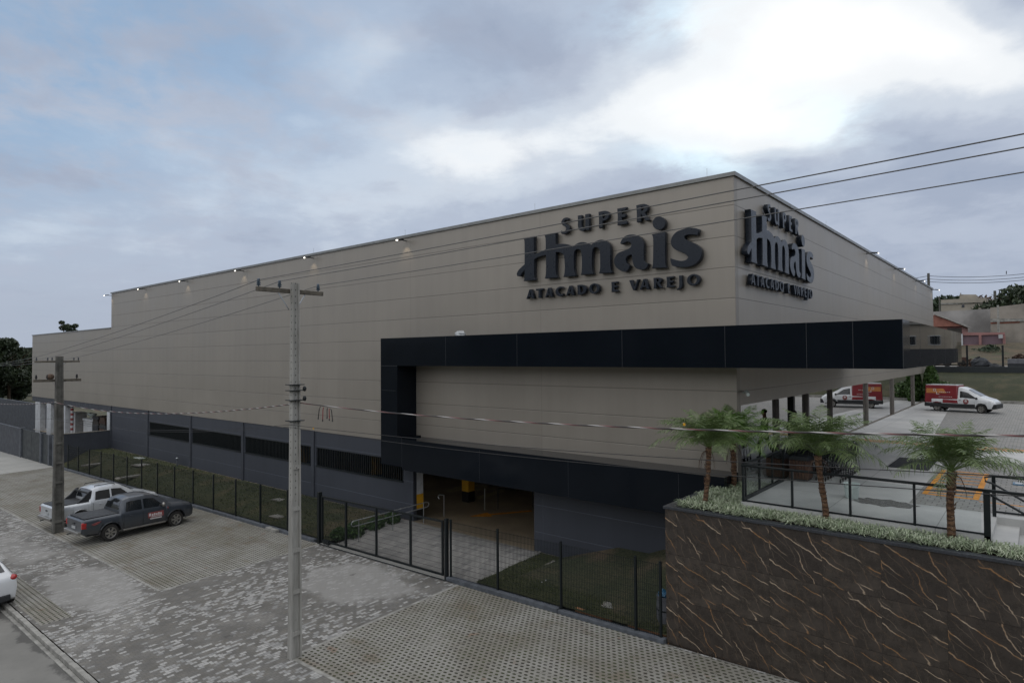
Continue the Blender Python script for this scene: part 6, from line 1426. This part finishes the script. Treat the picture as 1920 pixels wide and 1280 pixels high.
for dz, lb in ((-.25, 'upper'), (-.55, 'middle'), (-.8, 'lower')):
    e = onY(1990, 505, 72); cable('distant_line', f'{lb} of three thin distant lines running right from the pole behind the side wall', [((q1[0]-8, 74, q1[2]+dz-.4), (q1[0], 72, q1[2]+dz), .1), ((q1[0], 72, q1[2]+dz), (e.x, 72, e.z+dz*1.0+.3), .35)], .022, 'cable_black')
t = thing('line_spacer', 'small vertical spacer on the distant lines at the right', 'spacer', (0, 72, 12)); a, b = onY(1887, 508, 72), onY(1887, 514, 72); MB().bar(a, b, .035, 5).build('rod', 'cable_black', t)
for k, (x, lb) in enumerate(((1752, 'leftmost'), (1814, 'middle'), (1881, 'rightmost'))):
    a = onY(x, 694, 67.2); tp = onY(x, 647, 67.2); t = thing('fence_post', f'{lb} of three black fence posts on the wall above the grass bank', 'post', (a.x, 67.2, 6.0), 0, 'fence posts above the grass bank'); MB().box(a.x-.07, a.x+.07, 67.13, 67.27, 5.8, tp.z if x > 1760 else 7.0).build('shaft', 'dark_metal', t); MB().box(a.x-.11, a.x+.11, 67.09, 67.31, 5.75, 6.14).build('foot', 'slate_dark', t)
# parked machine, tarpaulin heap and stack of blocks on the track
t = thing('farm_trailer', 'small dark wheeled trailer on the gravel track below the canopy end', 'trailer', (-6.5, 72, 6.0))
a = onY(1790, 690, 72); MB().box(a.x-.9, a.x+1.0, 71.4, 72.8, 6.45, 6.9).build('bed', 'bin_wood', t); [MB().lathe([(.2, -.08), (.33, -.07), (.33, .07), (.2, .08)], 14, (a.x+dx, 71.3, 6.33), 'y').build('wheel', 'rubber', t) for dx in (-.5, .6)]; MB().bar((a.x-.9, 72, 6.9), (a.x-.9, 72, 7.4), .05, 5).build('rail', 'trim', t)
a = onY(1838, 690, 70); crumple('tarp_heap', 'dark tarpaulin heap on the gravel track left of the block stack', 'heap', (a.x, 70, 6.0), .85, 'tarp', 12, .75)
a = onY(1865, 692, 70); crumple('tarp_heap', 'low dark heap between the fence posts and the block stack', 'heap', (a.x, 69.5, 5.9), .6, 'tarp', 14, .5)
t = thing('block_stack', 'pallet stack of grey blocks with a lighter top layer at the right edge', 'stack', (-1, 69.5, 6)); quadbox('lower_layer', 1889, 1935, 681.5, 694, 69, 2, 'tarp', t); quadbox('upper_layer', 1889, 1935, 673, 681.3, 69, 2, 'block_stack', t)
t = thing('parking_sign', 'blue and white floor sign standing on the car park at the right edge', 'sign', (-.6, 23.5, ZD)); a = onZ(1912, 908, ZD); MB().box(a.x-.15, a.x+.5, a.y-.2, a.y+.2, ZD+.005, ZD+.03).build('plate', 'blue_plastic', t); MB().box(a.x-.1, a.x+.45, a.y-.12, a.y+.12, ZD+.032, ZD+.036).build('panel', 'bag', t)
# unseen far side of the car park, added right of the frame to mirror in the canopy side and the storefront glass
def far_house(x0, x1, y0, y1, z0, z1, wall, lab, roof='kerb_stone'):
    t = thing('far_house', lab, 'house', ((x0+x1)/2, y0, z0)); MB().box(x0, x1, y0, y1, z0-1, z1).build('wall', wall, t)
    MB().box(x0-.3, x1+.3, y0-.3, y1+.3, z1+.003, z1+.25).build('roof', roof, t)
    n = int((x1-x0)/2.4)
    for i in range(n): xx = x0+1.0+i*2.4; f = MB().box(xx, xx+1.1, y0-.06, y0-.003, z0+1.2, z0+2.3).build('window', 'white_paint', t); MB().box(xx+.08, xx+1.02, y0-.075, y0-.062, z0+1.28, z0+2.22).build('pane', 'carglass', f)
far_house(2.6, 13, 86, 92, 7.0, 10.6, 'house_beige', 'two-window rendered house up the slope, just right of the picture edge')
tag(MB().box(1, 20, 73.5, 73.8, 5.9, 7.7).build('yard_wall', 'trim'), 'unseen near-black yard wall added by the gravel track to mirror dark in the canopy', 'wall')  # added out of view to darken the foot of the canopy reflection
far_house(16, 27, 72, 80, 5.8, 9.2, 'house_beige', 'plain rendered house right of the car park, beyond the picture edge')
far_house(31, 40, 60, 70, 4.6, 8.4, 'house_pink', 'low pink-walled house right of the car park, beyond the picture edge', 'tile_red')
for i, (x, y) in enumerate(((12, 78), (22, 92), (33, 84), (44, 50), (46, 30), (45, 66))):
    tree('broadleaf_tree', ('dark tree behind the low wall, outside the right picture edge', 'tree behind the plain house, outside the right picture edge', 'tree between the two houses outside the right picture edge', 'tree at the far side of the car park, outside the picture', 'tree nearest the street at the far side of the car park, outside the picture', 'tree beside the pink-walled house outside the picture')[i], (x, y, terrain(x, y)), 9, 4.5, 90+i, 1500, 'tree_leaf', .5, trunk_h=.3)
for o in bpy.data.objects:
    if '_w' in o.keys(): del o['_w']
